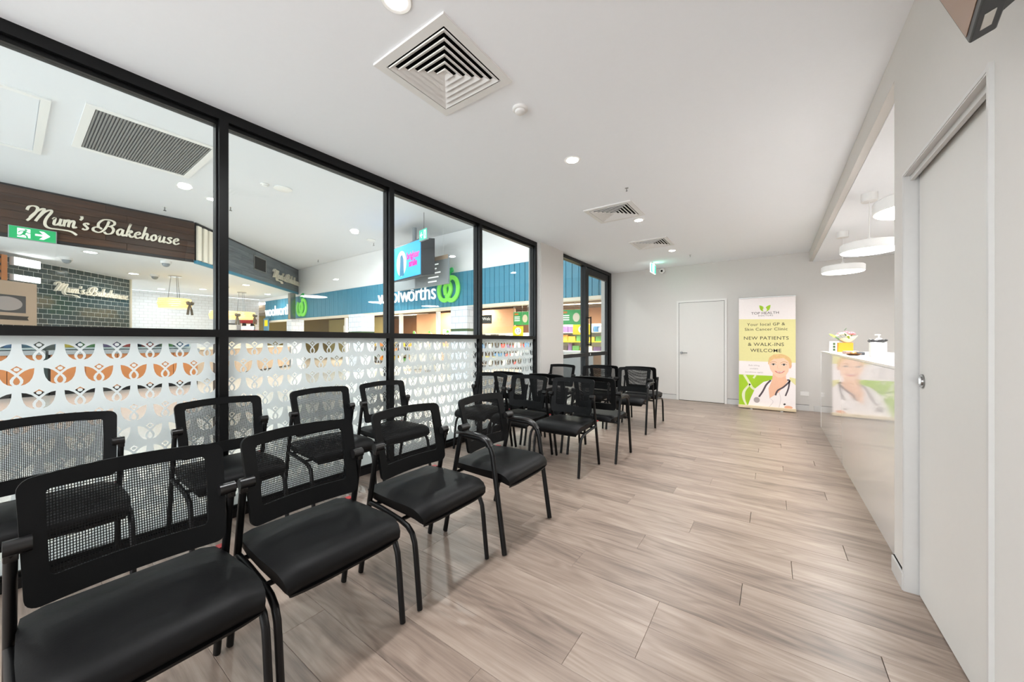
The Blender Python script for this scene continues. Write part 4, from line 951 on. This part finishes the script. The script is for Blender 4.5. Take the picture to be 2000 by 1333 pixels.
def woolies(loc, lab, s=1.0, sp=1.0, gap=0):
    t = empty('store_sign', loc); tag(t, lab, 'sign', 'supermarket name signs')
    # letters one by one
    x = 0
    widths = dict(w=.46, o=.40, l=.16, r=.25, t=.24, h=.37, s=.33)
    for c in 'woolworths':
        o = link('letter', text_mesh(c, .86*s, .02, 'LEFT', 0, 1, .92), M['sign_white'], t, (x*s, -.06, .0)); x += widths[c]*1.06*sp
    x += .58+gap
    b = B().ribbon([((x+p[0]*1.06)*s, p[1]*s*.95+.04) for p in ((-.36, .32), (-.46, .02), (-.38, -.3), (-.16, -.42), (.0, -.28), (.12, -.02), (.06, .2), (-.06, .22), (-.16, .06), (-.12, -.2))], .15*s, -.09, -.03)
    b.ribbon([((x+p[0]*1.06)*s, p[1]*s*.95+.04) for p in ((-.1, -.2), (.04, -.4), (.22, -.42), (.4, -.25), (.46, .04), (.36, .34), (.16, .44), (.02, .36))], .15*s, -.085, -.028)
    b.build('apple_emblem', M['green_light'], t)
    B().ribbon([((x+p[0]*1.06)*s, p[1]*s*.95+.04) for p in ((-.02, .5), (.04, .66), (.22, .74))], lambda q: .2*s*(1-.3*q), -.09, -.03).build('apple_leaf', M['green_dark'], t)
    return t
woolies((-13.12, WY-.04, 2.98), 'large white supermarket name sign with green apple emblem, in third window pane', .95, 1.0)
woolies((-24.2, WY-.04, 2.92), 'second supermarket name sign with apple emblem, under the bakery fascia', .95, 1.0, .45)
for xa, xb_, lb in ((-14.2, -13.3, 'white tiled square column left of the big supermarket sign'), (-8.3, -7.6, 'white tiled square column below the apple emblem'), (-19.85, -19.35, 'slim white column under the left supermarket sign')):
    t = empty('tiled_column', ((xa+xb_)/2, 8.55, 0)); tag(t, lb, 'column', 'tiled columns at supermarket front'); h_ = (xb_-xa)/2
    B().box(-h_, h_, -.3, .3, 1.62, SF0-.1).box(-h_, h_, -.3, .3, 0, 1.54).build('tiles', M['white_tile2'], t); B().box(-h_-.003, h_+.003, -.303, .303, 1.54, 1.62).build('green_band', M['leaf_dark'], t)
# inside
o = B().box(-32, 6, 19.9, 20.1, 0, 3.6).build('wall_supermarket_back', M['brown_wall']); tag(o, kind='structure')
o = B().box(-32, 6, WY+.2, 20, 3.3, 3.45).build('ceiling_supermarket', M['super_ceiling']); tag(o, kind='structure')
o = B().box(-32, 6, WY, 20, -.1, -.002).build('floor_supermarket', M['super_floor']); tag(o, kind='structure')
o = B().box(-32.1, -31.9, WY, 20, 0, 3.5).build('wall_supermarket_left', M['olive_wall']); tag(o, kind='structure')
o = B().box(-3.22, -3.1, FY+.12, 20, 0, 3.45).build('wall_supermarket_right', M['brown_wall']); tag(o, kind='structure')
for k in range(9):
    o = B().box(-32, -3.3, -.09, .09, 3.12, 3.3).build('ceiling_beam', M['super_beam'], None, False, (0, 10.1+k*1.15, 0)); tag(o, kind='structure')
for i, (x, y, l) in enumerate(((-7.2, 12.3, 4.2), (-6.4, 14.3, 4.5), (-8, 16.5, 5), (-14, 12, 4), (-14.5, 15, 4), (-20, 13, 4), (-21, 16.5, 4))):
    t = empty('linear_light', (x, y, 3.06), R(8)); tag(t, 'long thin white linear light under supermarket ceiling, %s' % ('nearest the glass entrance', 'second behind the glass entrance', 'deep behind the glass entrance', 'behind the apple emblem', 'deep behind the big sign', 'behind the second pane', 'deep behind the second pane')[i], 'light', 'linear lights in supermarket')
    B().rbox(-l/2, l/2, -.04, .04, 0, .06, .005).build('body', M['white'], t)
    for s in (-.4, .4): B().tube([(s*l, 0, .06), (s*l, 0, .24)], .008, 6).build('hanger', M['steel'], t); B().box(-l/2+.02, l/2-.02, -.035, .035, -.004, 0).build('diffuser', M['lamp_emit_soft'], t)
    lamp('linear_lamp', 'AREA', P_SUP, t, (0, 0, -.02), l, (1, .9, .76), (0, 0, 0), None, .1)
fv = empty('produce_sign', (-23.6, 15.6, 0)); tag(fv, 'olive produce wall with cream FRUIT & VEG lettering', 'sign')
B().box(-6.2, 1.5, 0, .1, 0, 2.95).build('panel', M['olive_wall'], fv)
text('lettering', 'FRUIT & VEG', .72, -1.9, -.03, 2.16, M['cream_lit'], fv, .02, bold=.012, sx=1.0)
B().box(-6.2, 1.5, -.3, 0, 1.5, 1.55).build('ledge', M['tan'], fv)
by_ = empty('bakery_sign', (-14.6, 15.6, 0)); tag(by_, 'brown supermarket bakery wall with cream BAKERY lettering', 'sign')
B().box(-4.2, 3.6, 0, .1, .0, 2.95).build('panel', M['brown_wall'], by_)
text('lettering', 'BAKERY', .55, -.75, -.03, 1.72, M['cream_lit'], by_, .02, bold=.008)
def hang_sign(loc, w_, h_, m, label, rz=10, tops=3.3, detail=None):
    t = empty('hanging_sign', loc, R(rz)); tag(t, label, 'sign')
    B().rbox(-w_/2, w_/2, -.01, .01, 0, h_, .008).build('board', M[m], t)
    for s in (-.4, .4): B().tube([(s*w_, 0, h_), (s*w_, 0, tops-loc[2])], .006, 6).build('hanger', M['steel'], t)
    if detail: detail(t, w_, h_)
    return t
def d_green(t, w_, h_):
    for k in range(3): B().box(-w_*.42, -w_*.08, -.014, -.01, h_*(.3+.14*k), h_*(.37+.14*k)).build('print_line', M['sign_white'], t)
    B().rbox(-w_*.42, -w_*.18, -.014, -.01, h_*.76, h_*.9, .001).build('orange_patch', M['product5'], t)
    B().plate([(w_*.25+w_*.16*math.cos(2*math.pi*k/20), h_*.48+h_*.3*math.sin(2*math.pi*k/20)) for k in range(20)], -.014, -.01).build('produce_picture', M['cream_lit'], t)
def d_half(t, w_, h_):
    B().plate([(.36*h_*math.cos(2*math.pi*k/24), h_*.5+.36*h_*math.sin(2*math.pi*k/24)) for k in range(24)], -.014, -.01).build('white_disc', M['sign_white'], t)
    text('lettering', '1/2', h_*.42, 0, -.017, h_*.55, M['print_black'], t, .002); text('lettering', 'PRICE', h_*.12, 0, -.017, h_*.3, M['print_black'], t, .002)
hang_sign((-7.8, 11.5, 1.85), .66, .5, 'green_sign', 'green hanging promotion sign seen in the fourth window pane', detail=d_green)
hang_sign((-7.6, 11.0, 1.42), .42, .36, 'yellow_sign', 'yellow half price sign seen in the fourth window pane', detail=d_half)
hang_sign((-5.45, 11.0, 1.78), .72, .5, 'green_sign', 'green hanging promotion sign seen through the entrance sidelight', detail=d_green)
hang_sign((-5.15, 11.2, 1.45), .62, .34, 'yellow_sign', 'yellow half price sign seen through the entrance sidelight', detail=d_half)
def d_txt(tx): return lambda t, w_, h_: text('lettering', tx, h_*.5, 0, -.012, h_*.55, M['sign_white'], t, .002)
hang_sign((-9.6, 11.6, 1.95), .5, .36, 'dark_sign', 'dark grey welcome sign hanging left of the tiled column', detail=d_txt('Welc'))
hang_sign((-6.75, 11.0, 1.65), .3, .5, 'dark_sign', 'dark grey aisle sign beside the green promotion sign')
# checkouts with green lamps
for i, (x, lb) in enumerate(((-10.6, 'self checkout with green lamp nearest the tiled column'), (-11.7, 'middle self checkout with green lamp'), (-12.7, 'left self checkout with green lamp'))):
    t = empty('self_checkout', (x, 10.6, 0)); tag(t, lb, 'checkout', 'self checkouts'); B().rbox(-.25, .25, -.25, .25, 0, 1.0, .02).build('cabinet', M['kiosk'], t)
    B().plate([(-.12, 1.0), (.12, 1.0), (.12, 1.36), (-.12, 1.48)], -.1, .1).build('screen_unit', M['kiosk'], t); B().tube([(-.05, 0, 1.4), (-.05, 0, 1.5), (-.2, 0, 1.62)], .02, 8).build('lamp_arm', M['kiosk'], t)
    B().ball((-.24, 0, 1.62), .06).build('green_lamp', M['green_light'], t, True)
for i, (x, lb) in enumerate(((-12.15, 'white steel mullion of the supermarket front left of sign gap'), (-10.0, 'white steel mullion of supermarket front right of sign gap'), (-16.2, 'white steel mullion of supermarket front in second pane'))):
    o = B().rbox(-.06, .06, -.06, .06, 0, SF0-.1, .005).build('steel_post', M['white'], None, False, (x, WY+.3, 0)); tag(o, lb, 'post', 'posts of supermarket front')
# shelving with goods
ORD = ['first', 'second', 'third', 'fourth', 'fifth', 'sixth', 'seventh', 'eighth', 'ninth', 'tenth', 'eleventh', 'twelfth', 'thirteenth', 'fourteenth', 'fifteenth', 'sixteenth', 'seventeenth', 'eighteenth', 'nineteenth', 'twentieth']
def shelf_unit(x, y, w_, h_, rows, label, short, seed, pal):
    t = empty('shelf_unit', (x, y, 0)); tag(t, label, 'shelf', 'supermarket shelves'); rr = random.Random(seed)
    B().box(-w_/2, w_/2, .2, .24, 0, h_).build('back_panel', M['shelf_metal'], t)
    for s_ in (-1, 1): B().box(s_*(w_/2-.015)-.015, s_*(w_/2-.015)+.015, -.22, .2, 0, h_).build('side_panel', M['shelf_metal'], t)
    for r in range(rows):
        z = .12+(h_-.12)*r/rows; B().box(-w_/2+.03, w_/2-.03, -.22, .2, z, z+.03).build('shelf_board', M['yellow_sign' if r % 2 else 'shelf_metal'], t)
        x_ = -w_/2+.05; k = 0
        lev = 'bottom' if r == 0 else 'top' if r == rows-1 else ORD[r]
        while True:
            ww = rr.uniform(.16, .34); hh = rr.uniform(.14, (h_-.12)/rows-.06)
            if x_+ww > w_/2-.05: break
            cn, cm_ = PROD[rr.choice(pal)]
            o = B().rbox(0, ww, -.18, .05, 0, hh, .01, 1).build('grocery_pack', cm_, None, False, (x+x_, y, z+.0301))
            tag(o, '%s pack, %s from left on %s level of %s' % (cn, ORD[k], lev, short), 'package', 'packs on the '+short); x_ += ww+rr.uniform(.015, .05); k += 1
shelf_unit(-5.4, 13.0, 3.4, 1.9, 5, 'tall shelves of groceries behind the glass entrance door', 'tall shelves behind entrance', 5, range(8))
shelf_unit(-4.6, 15.6, 2.4, 2.3, 6, 'taller shelves of groceries deep behind the glass entrance', 'taller shelves deep behind entrance', 8, range(8))
shelf_unit(-9.5, 13.2, 3.6, 1.6, 4, 'grocery shelves seen low in the fourth window pane', 'shelves behind fourth pane', 9, (7, 7, 3, 7, 2, 6, 1))
shelf_unit(-17, 12.6, 5, 1.3, 3, 'low produce shelves seen through the second pane', 'low produce shelves', 12, (0, 4, 5, 7, 2))
t = empty('service_desk', (-5.3, 10.2, 0)); tag(t, 'white and grey service desk behind the entrance doors', 'counter')
B().rbox(-1.5, 1.2, -.35, .35, .85, .93, .01).build('worktop', M['kiosk'], t); B().box(-1.4, 1.1, -.3, .3, 0, .85).build('front', M['grey_sign'], t)
B().rbox(-.3, .1, -.31, -.3, .2, .75, .001).build('orange_panel', M['product5'], t); B().rbox(-.9, -.6, -.1, .1, .93, 1.15, .01).build('register', M['fridge_blue'], t)
# directory board, hanging screen and exit sign in the mall
ts = empty('hanging_screen', (-9.7, 7.62, 3.25), R(-10)); tag(ts, 'hanging blue advertising screen reading brighter smile in dark casing', 'screen')
W2, H2 = .95, 1.17
b = B(); q = [[b.bm.verts.new(p) for p in ((-W2, y0_, z0_), (W2, y0_, z0_), (W2, y0_+.12*0, z1_), (-W2, y0_, z1_))] for y0_, z0_, z1_ in ((0, 0, H2), (.5, .12, H2+.08))]
b.bm.faces.new(q[0]); b.bm.faces.new(q[1][::-1])
for j in range(4): b.bm.faces.new((q[0][j], q[1][j], q[1][(j+1) % 4], q[0][(j+1) % 4]))
for v in q[1]: v.co.x *= .96
b.build('casing', M['tv_case'], ts)
B().box(-W2+.04, W2-.04, -.012, 0, .05, H2-.04).build('screen', M['screen_blue'], ts)
text('lettering', 'brighter', .3, .46, -.016, .72, M['screen_pink'], ts, .002, bold=.012, sx=.8); text('lettering', 'smile', .3, .46, -.016, .47, M['screen_pink'], ts, .002, bold=.012, sx=.8)
B().plate([(-.3+.33*math.cos(2*math.pi*k/28), .55+.42*math.sin(2*math.pi*k/28)) for k in range(28)], -.015, -.012).build('light_disc', M['screen_white'], ts)
B().plate([(-.42, .14), (-.12, .14), (-.16, .7), (-.25, .84), (-.36, .8)], -.019, -.015).build('bottle_print', M['fridge_blue'], ts)
B().tube([(.0, .3, H2+.05), (.0, .3, MZ-3.25)], .07, 12).build('pole', M['grey_sign'], ts)
db = empty('directory_board', (-10.1, 8.5, 3.1), R(-4)); tag(db, 'grey hanging directory board behind the blue screen', 'sign')
B().rbox(-1.6, 1.58, -.04, .04, 0, .95, .01).build('board', M['grey_sign'], db); B().box(-1.6, 1.58, -.046, -.04, .82, .95).build('tan_strip', M['tan'], db)
for k in range(5): B().box(.55, 1.0+.1*(k % 3), -.046, -.04, .12+.14*k, .16+.14*k).build('print_line', M['sign_white'], db)
for s in (-1.2, 1.3): B().tube([(s, 0, .95), (s, 0, MZ-3.1)], .006, 6).build('hanger', M['white'], db)
e2 = empty('exit_sign', (-8.26, 7.12, 4.17), R(-10)); e2.scale = (.93, .93, .93); tag(e2, 'teal exit sign with left arrow hanging above the blue screen', 'exit sign')
B().rbox(-.24, .24, -.03, .03, 0, .36, .005).build('housing', M['grey_sign'], e2); B().box(-.22, .22, -.034, -.03, .02, .34).build('face', M['exit_teal'], e2)
B().plate([(-.18, .18), (-.1, .27), (-.07, .27), (-.1, .2), (-.02, .2), (-.02, .16), (-.1, .16), (-.07, .09), (-.1, .09)], -.037, -.034).build('arrow', M['exit_white'], e2)
B().box(.05, .18, -.037, -.034, .05, .31).build('doorway', M['exit_white'], e2); B().ribbon([(.12, .26), (.11, .18), (.15, .08)], .03, -.04, -.037).build('running_man', M['exit_teal'], e2)
B().tube([(0, 0, .36), (0, 0, (MZ-4.17)/.93)], .012, 6).build('hanger', M['steel'], e2)
